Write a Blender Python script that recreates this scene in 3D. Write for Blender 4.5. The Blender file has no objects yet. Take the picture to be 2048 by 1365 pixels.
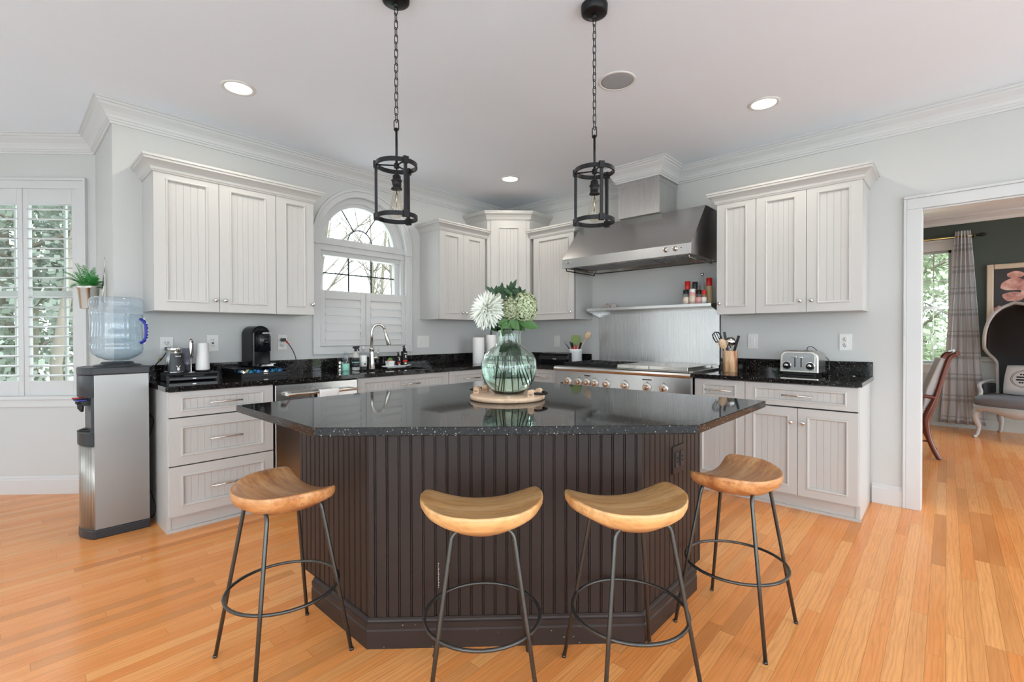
import bpy, math, random
from math import sin, cos, pi, radians as R, sqrt, atan2
from mathutils import Matrix, Vector
random.seed(7)
sc = bpy.context.scene
COL = sc.collection
# ---------------------------------------------------------------- camera
F_PX, YAW, ROLL, PITCH, CAM_H = 945.0, 42.6576, -0.1354, -0.5008, 1.2191
cd = bpy.data.cameras.new('camera'); cam = bpy.data.objects.new('camera', cd); COL.objects.link(cam)
cd.sensor_width = 36.0; cd.lens = F_PX / 2048 * 36; cd.shift_y = -3.23 / 2048 * -1 * -1; cd.clip_start = .05; cd.clip_end = 300
t_, p_ = R(YAW), R(PITCH)
fwd = Vector((cos(t_)*cos(p_), sin(t_)*cos(p_), sin(p_))); rgt = Vector((sin(t_), -cos(t_), 0)); up = rgt.cross(fwd)
m3 = Matrix((rgt, up, -fwd)).transposed()
cam.matrix_world = Matrix.Translation((0, 0, CAM_H)) @ m3.to_4x4() @ Matrix.Rotation(R(ROLL), 4, 'Z')
sc.camera = cam
# ---------------------------------------------------------------- render look, world, sun
sc.view_settings.view_transform = 'Standard'; sc.view_settings.look = 'None'
sc.view_settings.gamma = 1; sc.view_settings.use_curve_mapping = False
sc.view_settings.exposure = 0.13
sc.cycles.use_denoising = True
sc.cycles.max_bounces = 10; sc.cycles.diffuse_bounces = 5; sc.cycles.glossy_bounces = 5
sc.cycles.transmission_bounces = 10; sc.cycles.transparent_max_bounces = 16
sc.cycles.sample_clamp_indirect = 6; sc.cycles.caustics_reflective = False; sc.cycles.caustics_refractive = False
w = bpy.data.worlds.new('sky'); sc.world = w; w.use_nodes = True
bg = w.node_tree.nodes['Background']; bg.inputs[0].default_value = (.86, .94, 1.0, 1); bg.inputs[1].default_value = 5.9
# lamps of the room: recessed downlights (x, y, watts); built as things further down
H = 2.757
DOWNLIGHTS = [(1.017, 3.237), (3.457, .903), (3.414, 3.167), (-1.2, 2.6), (1.2, -1.2), (-1.2, .3)]
def downlamp(x, y, power, parent=None):
    l = bpy.data.lights.new('downlight_lamp', 'AREA'); l.shape = 'DISK'; l.size = .13; l.energy = power; l.color = (1, .92, .81)
    o = bpy.data.objects.new('downlight_lamp', l); COL.objects.link(o); o.location = (x, y, H-.012); return o
for x, y in DOWNLIGHTS: downlamp(x, y, 6)

# ---------------------------------------------------------------- materials
def mat(name, col=(.8, .8, .8), rough=.5, metal=0, spec=.5, coat=0, trans=0, ior=1.45, emit=None, es=0, coat_r=.05):
    m = bpy.data.materials.new(name); m.use_nodes = True
    b = m.node_tree.nodes['Principled BSDF']; i = b.inputs
    i['Base Color'].default_value = (*col, 1); i['Roughness'].default_value = rough; i['Metallic'].default_value = metal
    i['Specular IOR Level'].default_value = spec; i['Coat Weight'].default_value = coat; i['Coat Roughness'].default_value = coat_r
    i['Transmission Weight'].default_value = trans; i['IOR'].default_value = ior
    if emit: i['Emission Color'].default_value = (*emit, 1); i['Emission Strength'].default_value = es
    return m
class N:
    """small node graph helper"""
    def __init__(s, m): s.t = m.node_tree; s.b = s.t.nodes['Principled BSDF']; s.m = m
    def n(s, ty, **kw):
        x = s.t.nodes.new('ShaderNode'+ty)
        for k, v in kw.items():
            if k.startswith('_'): continue
            setattr(x, k, v)
        return x
    def l(s, a, b): s.t.links.new(a, b)
    def math(s, op, a, b=None, c=None):
        x = s.n('Math', operation=op)
        for i, v in enumerate((a, b, c)):
            if v is None: continue
            if isinstance(v, (int, float)): x.inputs[i].default_value = v
            else: s.l(v, x.inputs[i])
        return x.outputs[0]
    def noise(s, vec, scale, detail=2, rough=.5, out=0):
        x = s.n('TexNoise'); x.inputs['Scale'].default_value = scale; x.inputs['Detail'].default_value = detail; x.inputs['Roughness'].default_value = rough
        if vec is not None: s.l(vec, x.inputs['Vector'])
        return x.outputs[out]
    def ramp(s, fac, stops, mode='LINEAR'):
        x = s.n('ValToRGB'); x.color_ramp.interpolation = mode; e = x.color_ramp.elements
        while len(e) < len(stops): e.new(.5)
        for k, (p, c) in enumerate(stops): e[k].position = p; e[k].color = (*c, 1) if len(c) == 3 else c
        s.l(fac, x.inputs[0]); return x.outputs[0]
    def mix(s, fac, a, b, mode='MIX'):
        x = s.n('Mix', data_type='RGBA', blend_type=mode)
        for k, v in ((0, fac), (6, a), (7, b)):
            if isinstance(v, (int, float)): x.inputs[k].default_value = v
            elif isinstance(v, tuple): x.inputs[k].default_value = (*v, 1)
            else: s.l(v, x.inputs[k])
        return x.outputs[2]
    def obj(s): return s.n('TexCoord').outputs['Object']
    def mapping(s, vec, scale=(1, 1, 1), rot=(0, 0, 0), loc=(0, 0, 0)):
        x = s.n('Mapping'); s.l(vec, x.inputs[0]); x.inputs['Scale'].default_value = scale; x.inputs['Rotation'].default_value = rot; x.inputs['Location'].default_value = loc
        return x.outputs[0]
    def bump(s, h, strength=.2, dist=.002):
        x = s.n('Bump'); x.inputs['Strength'].default_value = strength; x.inputs['Distance'].default_value = dist
        s.l(h, x.inputs['Height']); s.l(x.outputs[0], s.b.inputs['Normal'])
    def col(s, c): s.l(c, s.b.inputs['Base Color'])
    def rough(s, c): s.l(c, s.b.inputs['Roughness'])
def painted(name, col, rough, var=.015, bump=.05):
    m = mat(name, col, rough); g = N(m); o = g.obj()
    f = g.noise(o, 1.3, 3); a = tuple(max(0, c*(1-var)) for c in col); b = tuple(min(1, c*(1+var)) for c in col)
    g.col(g.ramp(f, [(.3, a), (.7, b)])); g.bump(g.noise(o, 220, 2), bump, .0006); return m
M = {}
M['wall'] = painted('wall_paint', (.56, .56, .545), .6)
M['wall_nook'] = M['wall']
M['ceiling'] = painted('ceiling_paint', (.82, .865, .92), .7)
M['trim'] = painted('trim_paint', (.60, .60, .595), .38, .01)
M['cab'] = painted('cabinet_paint', (.525, .515, .497), .36, .01)
M['gap'] = mat('joint_shadow_gap', (.03, .028, .025), .9)
M['green'] = painted('dark_green_wall_paint', (.045, .06, .05), .5)
M['sage'] = painted('pale_wainscot_paint', (.45, .47, .44), .45)
M['brown'] = painted('island_brown_paint', (.034, .0235, .0205), .40, .04); M['brown'].node_tree.nodes['Principled BSDF'].inputs['Specular IOR Level'].default_value = .3
M['black'] = mat('black_plastic', (.008, .008, .009), .34, spec=.35)
M['blackgloss'] = mat('black_gloss', (.006, .006, .008), .08, spec=.4)
M['blackmetal'] = mat('black_forged_metal', (.018, .018, .02), .38, .6)
M['rubber'] = mat('black_rubber', (.015, .015, .015), .6)
M['legmetal'] = mat('dark_bronze_leg_metal', (.085, .085, .08), .28, .75)
M['chrome'] = mat('chrome', (.75, .75, .74), .08, 1)
M['nickel'] = mat('brushed_nickel', (.6, .58, .54), .22, 1)
M['copper'] = mat('warm_knob_metal', (.55, .4, .3), .25, 1)
M['knobwhite'] = mat('satin_silver_bezel', (.72, .71, .69), .3, .6)
M['whiteplastic'] = mat('white_plastic', (.74, .73, .71), .3)
M['ivory'] = mat('outlet_plastic', (.72, .71, .68), .35)
M['greyplastic'] = mat('grey_plastic', (.35, .36, .38), .4)
M['charcoal'] = mat('charcoal_plastic', (.022, .025, .029), .36)
M['red'] = mat('red_plastic', (.6, .02, .015), .35)
M['redglow'] = mat('red_switch_lens', (.5, .01, .01), .25)
M['paper'] = painted('paper_towel', (.82, .82, .81), .9, .02, .4)
M['ceramic'] = mat('white_ceramic', (.8, .8, .79), .2, coat=.3)
M['glow'] = mat('lamp_diffuser', (1, 1, 1), .5, emit=(1, .97, .92), es=9)
M['mint'] = mat('mint_plastic', (.28, .62, .5), .4)
M['blue'] = mat('cobalt_plastic', (.01, .02, .28), .35)
M['leaf'] = mat('leaf_green', (.045, .125, .022), .45)
M['leafdark'] = mat('dark_leaf', (.014, .05, .013), .42)
M['fern'] = mat('fern_green', (.03, .24, .04), .5)
M['stem'] = mat('stem_green', (.16, .42, .1), .4)
M['petal'] = mat('white_petal', (.83, .85, .76), .6)
M['hydr'] = mat('pale_green_floret', (.47, .55, .3), .6)
M['hydr2'] = mat('sage_green_floret', (.36, .42, .22), .6)
M['stemdark'] = mat('inner_floret_green', (.16, .2, .07), .6)
M['soil'] = mat('potting_soil', (.03, .02, .015), .9)
M['rock'] = mat('pinkish_stone', (.4, .33, .31), .8)
M['redwood'] = mat('red_mahogany', (.13, .028, .015), .3, coat=.3)
M['uphw'] = painted('white_upholstery', (.72, .72, .73), .8, .02, .3)
M['uphg'] = painted('grey_velvet', (.19, .19, .21), .7, .06, .3)
M['uphd'] = painted('dark_velvet', (.035, .035, .038), .7, .06, .3)
M['greywood'] = mat('pale_grey_painted_wood', (.5, .5, .5), .4)
M['bark'] = painted('tree_bark', (.17, .15, .12), .9, .2, .5)
M['grass'] = painted('lawn', (.30, .36, .22), .95, .25, .5)
M['brasst'] = mat('brass', (.55, .4, .15), .3, 1)

for k_, a_, c_ in (('hydr', (.13, .18, .05), (.66, .70, .48)), ('hydr2', (.11, .14, .05), (.50, .52, .34))):
    g = N(M[k_]); g.col(g.ramp(g.noise(g.obj(), 110, 2, .6), [(.38, a_), (.56, c_)]))
def arch_glass(name, tint=(1, 1, 1), refl=.9, body=0.0, bodycol=(.8, .9, 1)):
    """clear thin glass: transparent with a fresnel mirror on top"""
    m = bpy.data.materials.new(name); m.use_nodes = True; t = m.node_tree; t.nodes.clear()
    o = t.nodes.new('ShaderNodeOutputMaterial'); a = t.nodes.new('ShaderNodeBsdfTransparent'); a.inputs[0].default_value = (*tint, 1)
    g = t.nodes.new('ShaderNodeBsdfGlossy'); g.inputs['Roughness'].default_value = .02; g.inputs[0].default_value = (refl, refl, refl, 1)
    f = t.nodes.new('ShaderNodeFresnel'); ge = t.nodes.new('ShaderNodeNewGeometry'); ma = t.nodes.new('ShaderNodeMath'); ma.operation = 'MULTIPLY_ADD'
    t.links.new(ge.outputs['Backfacing'], ma.inputs[0]); ma.inputs[1].default_value = 1/1.45-1.45; ma.inputs[2].default_value = 1.45; t.links.new(ma.outputs[0], f.inputs[0])
    mx = t.nodes.new('ShaderNodeMixShader'); t.links.new(f.outputs[0], mx.inputs[0])
    last = a.outputs[0]
    if body:
        d = t.nodes.new('ShaderNodeBsdfTranslucent'); d.inputs[0].default_value = (*bodycol, 1)
        d2 = t.nodes.new('ShaderNodeBsdfDiffuse'); d2.inputs[0].default_value = (*bodycol, 1)
        ad = t.nodes.new('ShaderNodeMixShader'); ad.inputs[0].default_value = .5
        t.links.new(d.outputs[0], ad.inputs[1]); t.links.new(d2.outputs[0], ad.inputs[2])
        m2 = t.nodes.new('ShaderNodeMixShader'); m2.inputs[0].default_value = body
        t.links.new(last, m2.inputs[1]); t.links.new(ad.outputs[0], m2.inputs[2]); last = m2.outputs[0]
    t.links.new(last, mx.inputs[1]); t.links.new(g.outputs[0], mx.inputs[2]); t.links.new(mx.outputs[0], o.inputs[0])
    return m
M['pane'] = arch_glass('window_pane', (.97, 1, .985))
M['bulb'] = arch_glass('bulb_glass', (.93, .9, .85))
M['clear'] = arch_glass('clear_plastic', (.8, .8, .86), body=.12, bodycol=(.6, .6, .7))
M['jug'] = arch_glass('blue_tinted_jug_plastic', (.93, .965, .99), body=.14, bodycol=(.72, .84, .95))
M['glassclear'] = arch_glass('clear_bottle_glass', (.9, .92, .92), body=.08)
M['vase'] = mat('green_vase_glass', (.87, .975, .92), .0, trans=1, ior=1.45)
M['water'] = mat('vase_water', (.93, 1, .955), .0, trans=1, ior=1.33)
M['jugwater'] = arch_glass('jug_water', (.95, .98, .99), .5)

def brushed(name, col, rough, axis, k=1.0):
    m = mat(name, col, rough, 1); g = N(m); o = g.obj()
    s = [6, 6, 6]; s[axis] = .02
    f = g.noise(g.mapping(o, tuple(v*90 for v in s)), 1, 2, .5)
    f2 = g.noise(g.mapping(o, tuple(v*1.2 for v in (1, 1, 1))), 1, 2)
    g.rough(g.math('ADD', g.math('MULTIPLY', f, .10*k), rough-.04))
    g.col(g.ramp(f2, [(.3, tuple(c*.92 for c in col)), (.7, tuple(min(1, c*1.05) for c in col))]))
    g.bump(f, .018*k, .0003); return m
M['steel'] = brushed('brushed_steel', (.56, .555, .545), .24, 0)
M['steelv'] = brushed('brushed_steel_vertical', (.60, .60, .595), .27, 2)
M['steelc'] = brushed('satin_cooler_steel', (.27, .268, .262), .34, 2)
M['steeld'] = brushed('darker_steel', (.4, .4, .4), .28, 0)

def granite(name, edge=False):
    m = mat(name, (.01, .01, .01), .05, spec=.36); g = N(m); o = g.obj()
    v = g.n('TexVoronoi'); v.inputs['Scale'].default_value = 210; g.l(o, v.inputs['Vector'])
    wn = g.n('TexWhiteNoise', noise_dimensions='3D'); g.l(v.outputs['Position'], wn.inputs[0])
    dots = g.math('MULTIPLY', g.math('GREATER_THAN', wn.outputs[0], .82), g.math('LESS_THAN', v.outputs['Distance'], .36))
    sp = g.ramp(g.math('FRACT', g.math('MULTIPLY', wn.outputs[0], 37.7)), [(0, (.06, .05, .045)), (.6, (.16, .13, .11)), (.93, (.5, .47, .42))])
    base = g.ramp(g.noise(o, 60, 4, .7), [(.35, (.006, .006, .0065)), (.62, (.013, .012, .012)), (.8, (.04, .032, .028))])
    g.col(g.mix(dots, base, sp)); return m
M['granite'] = granite('black_granite')

def planks(name, base1, base2, base3, width=.057, length=.95, rough=.2):
    m = mat(name, base1, rough, spec=.38); g = N(m); o = g.obj()
    s = g.n('SeparateXYZ'); g.l(o, s.inputs[0]); X, Y = s.outputs[0], s.outputs[1]
    row = g.math('FLOOR', g.math('DIVIDE', Y, width))
    wr = g.n('TexWhiteNoise', noise_dimensions='1D'); g.l(row, wr.inputs['W'])
    xs = g.math('DIVIDE', g.math('ADD', X, g.math('MULTIPLY', wr.outputs[0], 7.3)), length)
    cell = g.math('FLOOR', xs)
    idv = g.math('ADD', g.math('MULTIPLY', row, 13.37), g.math('MULTIPLY', cell, 5.71))
    wi = g.n('TexWhiteNoise', noise_dimensions='1D'); g.l(idv, wi.inputs['W']); rid = wi.outputs[0]
    # grain coordinates shifted per board
    cb = g.n('CombineXYZ'); g.l(g.math('ADD', X, g.math('MULTIPLY', rid, 31)), cb.inputs[0]); g.l(g.math('ADD', Y, g.math('MULTIPLY', rid, 17)), cb.inputs[1])
    fine = g.noise(g.mapping(cb.outputs[0], (6, 110, 1)), 1, 4, .6)
    big = g.noise(g.mapping(cb.outputs[0], (1.6, 11, 1)), 1, 2, .5)
    wv = g.n('TexWave', wave_type='BANDS', bands_direction='Y'); g.l(g.mapping(cb.outputs[0], (1.1, 9, 1)), wv.inputs[0])
    wv.inputs['Scale'].default_value = 2.2; wv.inputs['Distortion'].default_value = 9; wv.inputs['Detail'].default_value = 2; wv.inputs['Detail Scale'].default_value = 1.2
    c = g.ramp(rid, [(0, base1), (.45, base2), (.8, base3), (1, tuple(x*.74 for x in base1))])
    c = g.mix(g.math('MULTIPLY', g.ramp(wv.outputs[0], [(.0, (1, 1, 1)), (.25, (.25, .25, .25)), (1, (0, 0, 0))]), .34), c, tuple(x*.62 for x in base1))
    c = g.mix(g.math('MULTIPLY', g.ramp(fine, [(.45, (0, 0, 0)), (.75, (1, 1, 1))]), .35), c, tuple(x*.5 for x in base1))
    c = g.mix(g.math('MULTIPLY', g.ramp(big, [(.35, (0, 0, 0)), (.8, (1, 1, 1))]), .4), c, base3)
    fy = g.math('FRACT', g.math('DIVIDE', Y, width)); fx = g.math('FRACT', xs)
    gy = g.math('LESS_THAN', g.math('ABSOLUTE', g.math('SUBTRACT', fy, .5)), .486)
    gx = g.math('LESS_THAN', g.math('ABSOLUTE', g.math('SUBTRACT', fx, .5)), .4991)
    gap = g.math('MULTIPLY', gy, gx)
    c = g.mix(g.math('MULTIPLY', g.math('SUBTRACT', 1, gap), .55), c, tuple(x*.25 for x in base1))
    g.col(c); g.rough(g.math('ADD', rough-.05, g.math('MULTIPLY', fine, .12))); g.bump(gap, .25, .0008)
    return m
M['floor'] = planks('oak_strip_floor', (.80, .28, .072), (.88, .345, .10), (.92, .43, .15))
def wood(name, c1, c2, c3, scale=1.0, rough=.35):
    m = mat(name, c1, rough, coat=.1); g = N(m); o = g.obj()
    big = g.noise(g.mapping(o, (1.3*scale, 11*scale, 11*scale)), 1, 3, .6)
    mid = g.noise(g.mapping(o, (3.5*scale, 75*scale, 75*scale)), 1, 3, .6)
    fine = g.noise(g.mapping(o, (12*scale, 240*scale, 240*scale)), 1, 2)
    c = g.ramp(big, [(.32, c1), (.48, c2), (.68, c3)])
    c = g.mix(g.math('MULTIPLY', g.ramp(mid, [(.46, (0, 0, 0)), (.66, (1, 1, 1))]), .42), c, tuple(x*.62 for x in c1))
    c = g.mix(g.math('MULTIPLY', fine, .12), c, tuple(x*.5 for x in c1)); g.col(c); return m
M['teak'] = wood('teak_seat_wood', (.58, .27, .095), (.76, .42, .17), (.84, .55, .27))
M['walnut'] = wood('figured_teak_seat_wood', (.33, .115, .035), (.60, .27, .10), (.76, .43, .20))
M['board'] = wood('pale_board_wood', (.62, .40, .24), (.72, .50, .33), (.78, .58, .42))
M['acacia'] = wood('striped_acacia_wood', (.30, .08, .03), (.62, .34, .17), (.78, .60, .40), 3.2)
M['spoon'] = wood('beech_spoon_wood', (.6, .4, .24), (.68, .48, .3), (.74, .55, .37))

# ---------------------------------------------------------------- mesh builder
class MB:
    def __init__(s, T=None): s.v = []; s.f = []; s.mi = []; s.sm = []; s.T = T or Matrix()
    def add(s, vs, fs, mi=0, sm=False):
        o = len(s.v); s.v += [s.T @ Vector(p) for p in vs]
        for f in fs: s.f.append([i+o for i in f]); s.mi.append(mi); s.sm.append(sm)
        return s
    def box(s, x0, y0, z0, x1, y1, z1, mi=0):
        if x1 < x0: x0, x1 = x1, x0
        if y1 < y0: y0, y1 = y1, y0
        if z1 < z0: z0, z1 = z1, z0
        return s.add([(x0, y0, z0), (x1, y0, z0), (x1, y1, z0), (x0, y1, z0), (x0, y0, z1), (x1, y0, z1), (x1, y1, z1), (x0, y1, z1)],
                     [(3, 2, 1, 0), (4, 5, 6, 7), (0, 1, 5, 4), (1, 2, 6, 5), (2, 3, 7, 6), (3, 0, 4, 7)], mi)
    def prism(s, poly, a, b, axis='z', mi=0, sm=False):
        """extrude a closed 2D polygon between a and b along an axis; polygon axes are the other two in order"""
        ar = sum(poly[i][0]*poly[(i+1) % len(poly)][1]-poly[(i+1) % len(poly)][0]*poly[i][1] for i in range(len(poly)))
        if ar < 0: poly = poly[::-1]
        def P(u, v, t): return (u, v, t) if axis == 'z' else ((t, u, v) if axis == 'x' else (v, t, u))
        n = len(poly); vs = [P(u, v, a) for u, v in poly]+[P(u, v, b) for u, v in poly]
        fl = a > b
        caps = [tuple(range(n))[::-1], tuple(range(n, 2*n))]; sd = [(i, (i+1) % n, n+(i+1) % n, n+i) for i in range(n)]
        if fl: caps = [c[::-1] for c in caps]; sd = [c[::-1] for c in sd]
        s.add(vs, caps, mi, False); o = len(s.v)-2*n
        for f in sd: s.f.append([i+o for i in f]); s.mi.append(mi); s.sm.append(sm)
        return s
    def tube(s, pts, r, n=8, mi=0, closed=False, caps=True, sm=True, ey=None):
        pts = [Vector(p) for p in pts]; k = len(pts); rs = r if isinstance(r, (list, tuple)) else [r]*k
        vs = []; prev = None
        for i, p in enumerate(pts):
            if closed: d = (pts[(i+1) % k]-pts[i-1])
            else: d = pts[min(i+1, k-1)]-pts[max(i-1, 0)]
            d = d.normalized() if d.length > 1e-9 else Vector((0, 0, 1))
            if prev is None:
                a = Vector((0, 0, 1)) if abs(d.z) < .9 else Vector((1, 0, 0)); u = a.cross(d).normalized()
            else:
                u = prev - d*prev.dot(d); u = u.normalized() if u.length > 1e-6 else prev
            prev = u; v = d.cross(u)
            for j in range(n):
                an = 2*pi*j/n; vs.append(p + (u*cos(an)+v*sin(an)*(ey or 1))*rs[i])
        fs = []
        m = k if closed else k-1
        for i in range(m):
            for j in range(n):
                a = i*n+j; b = i*n+(j+1) % n; i2 = (i+1) % k; fs.append((a, b, i2*n+(j+1) % n, i2*n+j))
        s.add(vs, fs, mi, sm)
        if caps and not closed:
            o = len(s.v)-len(vs); s.f.append([o+j for j in range(n)][::-1]); s.f.append([o+(k-1)*n+j for j in range(n)]); s.mi += [mi, mi]; s.sm += [False, False]
        return s
    def cyl(s, p0, p1, r0, r1=None, n=20, mi=0, sm=True): return s.tube([p0, p1], [r0, r0 if r1 is None else r1], n, mi, sm=sm)
    def lathe(s, prof, c=(0, 0, 0), n=28, mi=0, axis='z', sm=True, arc=1.0):
        """profile [(r, h)] turned about an axis through c; listed from bottom to top with outside on the right"""
        vs = []; k = len(prof); cx, cy, cz = c
        for r, h in prof:
            for j in range(n):
                a = 2*pi*j/n; x, y = r*cos(a), r*sin(a)
                vs.append((cx+x, cy+y, cz+h) if axis == 'z' else ((cx+h, cy+x, cz+y) if axis == 'x' else (cx+y, cy+h, cz+x)))
        fs = []
        for i in range(k-1):
            for j in range(n):
                a = i*n+j; b = i*n+(j+1) % n; fs.append((a, b, b+n, a+n))
        s.add(vs, fs, mi, sm); o = len(s.v)-len(vs)
        if prof[0][0] > 1e-6: s.f.append([o+j for j in range(n)][::-1]); s.mi.append(mi); s.sm.append(False)
        if prof[-1][0] > 1e-6: s.f.append([o+(k-1)*n+j for j in range(n)]); s.mi.append(mi); s.sm.append(False)
        return s
    def ball(s, c, r, n=12, m=8, mi=0, sc_=(1, 1, 1)):
        pr = [(max(1e-7, r*sin(pi*i/m)), -r*cos(pi*i/m)) for i in range(m+1)]
        o = len(s.v); s.lathe(pr, (0, 0, 0), n, mi)
        Ti = s.T.inverted()
        for k in range(o, len(s.v)):
            p = Ti @ s.v[k]; s.v[k] = s.T @ Vector((c[0]+p.x*sc_[0], c[1]+p.y*sc_[1], c[2]+p.z*sc_[2]))
        return s
    def sweep(s, prof, path, closed=False, mi=0, z=0):
        """mitred moulding: profile [(out, z)] carried along a plan polyline, out = to the left of travel"""
        k = len(path); P = [Vector((p[0], p[1])) for p in path]; offs = []
        for i in range(k):
            d0 = (P[i]-P[i-1]).normalized() if (closed or i > 0) else None
            d1 = (P[(i+1) % k]-P[i]).normalized() if (closed or i < k-1) else None
            if d0 is None: d0 = d1
            if d1 is None: d1 = d0
            n0 = Vector((-d0.y, d0.x)); n1 = Vector((-d1.y, d1.x)); b = (n0+n1)
            if b.length < 1e-6: b = n0
            b = b.normalized(); offs.append(b/max(.2, b.dot(n0)))
        n = len(prof); vs = []
        for i in range(k):
            for o, h in prof: q = P[i]+offs[i]*o; vs.append((q.x, q.y, h+z))
        fs = []
        for i in range(k if closed else k-1):
            i2 = (i+1) % k
            for j in range(n): fs.append((i*n+j, i2*n+j, i2*n+(j+1) % n, i*n+(j+1) % n))
        s.add(vs, fs, mi)
        if not closed:
            o = len(s.v)-len(vs); s.f.append([o+j for j in range(n)]); s.f.append([o+(k-1)*n+j for j in range(n)][::-1]); s.mi += [mi, mi]; s.sm += [False, False]
        return s
    def build(s, name, mats, parent=None, bevel=0, seg=2, autosmooth=False):
        me = bpy.data.meshes.new(name); me.from_pydata([tuple(v) for v in s.v], [], s.f)
        for m in (mats if isinstance(mats, (list, tuple)) else [mats]): me.materials.append(M[m] if isinstance(m, str) else m)
        me.polygons.foreach_set('material_index', s.mi); me.polygons.foreach_set('use_smooth', s.sm); me.update()
        o = bpy.data.objects.new(name, me); COL.objects.link(o)
        if parent: o.parent = parent
        if bevel:
            b = o.modifiers.new('bevel', 'BEVEL'); b.width = bevel; b.segments = seg; b.limit_method = 'ANGLE'; b.angle_limit = R(40)
            b.harden_normals = False
        return o
def tag(o, label=None, cat=None, group=None, kind=None):
    if label: o['label'] = label
    if cat: o['category'] = cat
    if group: o['group'] = group
    if kind: o['kind'] = kind
    return o
def thing(name, label, cat, loc=(0, 0, 0), rot=0, group=None, kind=None):
    o = bpy.data.objects.new(name, None); COL.objects.link(o); o.location = loc; o.rotation_euler = (0, 0, R(rot)); o.empty_display_size = .05
    return tag(o, label, cat, group, kind)
def place(o, loc, rot=0): o.location = loc; o.rotation_euler = (0, 0, R(rot)); return o
def struct(o, label=None): o['kind'] = 'structure'; o['category'] = o.name.split('_')[0].rstrip('.0123456789'); o['label'] = label or o.name.replace('_', ' '); return o
def copy_tree(o, parent=None):
    c = o.copy(); COL.objects.link(c)
    if parent: c.parent = parent
    for ch in o.children: copy_tree(ch, c)
    return c
def text_part(txt, size, name, matname, parent, T, depth=.0006, bold=False):
    cu = bpy.data.curves.new(name, 'FONT'); cu.body = txt; cu.size = size; cu.extrude = depth; cu.align_x = 'CENTER'; cu.align_y = 'CENTER'
    if bold: cu.offset = size*.012
    tmp = bpy.data.objects.new('tmp', cu); COL.objects.link(tmp); dg = bpy.context.evaluated_depsgraph_get(); dg.update()
    me = bpy.data.meshes.new_from_object(tmp.evaluated_get(dg)); bpy.data.objects.remove(tmp)
    me.transform(T); me.materials.clear(); me.materials.append(M[matname]); me.name = name
    o = bpy.data.objects.new(name, me); COL.objects.link(o); o.parent = parent; return o
def catmull(pts, sub=6, closed=True):
    out = []; n = len(pts); rng = range(n if closed else n-1)
    for i in rng:
        if closed: p = [Vector(pts[(i+k-1) % n]) for k in range(4)]
        else: p = [Vector(pts[max(0, min(n-1, i+k-1))]) for k in range(4)]
        for j in range(sub):
            t = j/sub
            out.append(.5*((2*p[1])+(-p[0]+p[2])*t+(2*p[0]-5*p[1]+4*p[2]-p[3])*t*t+(-p[0]+3*p[1]-3*p[2]+p[3])*t**3))
    if not closed: out.append(Vector(pts[-1]))
    return out
FRONT = Matrix.Rotation(R(90), 4, 'X')       # text in the xz plane, read from -y

# ================================================================ ROOM SHELL
YW, XR = 4.055, 4.306
XN, YN = .514, 4.856          # outside corner of the nook, and the end of its return wall
T = .14
# floor (kitchen and next room share the boards)
ROOM = [(-4.2, -4.2), (XR+.07, -4.2), (XR+.07, YW+T), (XN+T, YW+T), (XN+T, YN+.06), (-1.65, 7.22), (-4.2, 7.22)]
struct(MB().prism(ROOM, -.05, 0, 'z').build('floor', 'floor'), 'honey oak strip floor of the kitchen')
struct(MB().box(XR+.07, -4.2, -.05, 8.64, 2.4, 0).build('floor', 'floor'), 'honey oak strip floor of the dining room')
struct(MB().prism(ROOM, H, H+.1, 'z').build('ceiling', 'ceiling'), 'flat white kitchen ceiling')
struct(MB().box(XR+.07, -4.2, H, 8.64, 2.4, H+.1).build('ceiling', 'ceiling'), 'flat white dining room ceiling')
# left wall with arched window opening
WX0, WX1, WZ0, WZS = 1.905, 2.805, 1.115, 2.07
WCX, WR = (WX0+WX1)/2, (WX1-WX0)/2
b = MB()
ns = 32
arc = [(WCX+WR*cos(pi*i/ns), WZS+WR*sin(pi*i/ns)) for i in range(ns+1)]      # from right to left
for yy, flip in ((YW, 0), (YW+T, 1)):
    def Q(a): b.add([(p[0], yy, p[1]) for p in a], [tuple(range(len(a)))[::-1 if flip else 1]])
    Q([(XN, 0), (WX0, 0), (WX0, H), (XN, H)]); Q([(WX1, 0), (XR+T, 0), (XR+T, H), (WX1, H)]); Q([(WX0, 0), (WX1, 0), (WX1, WZ0), (WX0, WZ0)])
    for i in range(ns):
        (xa, za), (xb, zb) = arc[i+1], arc[i]
        Q([(xa, za), (xb, zb), (xb, H), (xa, H)])
op = [(WX0, WZ0), (WX1, WZ0)]+arc
for i in range(len(op)):
    a, c = op[i], op[(i+1) % len(op)]
    b.add([(a[0], YW, a[1]), (c[0], YW, c[1]), (c[0], YW+T, c[1]), (a[0], YW+T, a[1])], [(0, 3, 2, 1)])
b.add([(XN, YW, 0), (XN, YW+T, 0), (XN, YW+T, H), (XN, YW, H)], [(0, 3, 2, 1)])
struct(b.build('wall_left', 'wall'), 'white kitchen wall with arched window')
struct(MB().box(XN, YW+T, 0, XN+T, YN+.1, H).build('wall_nook_return', 'wall_nook'), 'short white return wall beside water cooler')
# right wall with cased opening
b = MB(); b.box(XR, .14, 0, XR+T, YW, H); b.box(XR, -1.7, 2.085, XR+T, .14, H); b.box(XR, -4.2, 0, XR+T, -1.7, H)
struct(b.build('wall_right', 'wall'), 'white wall behind range with cased opening')
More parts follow.
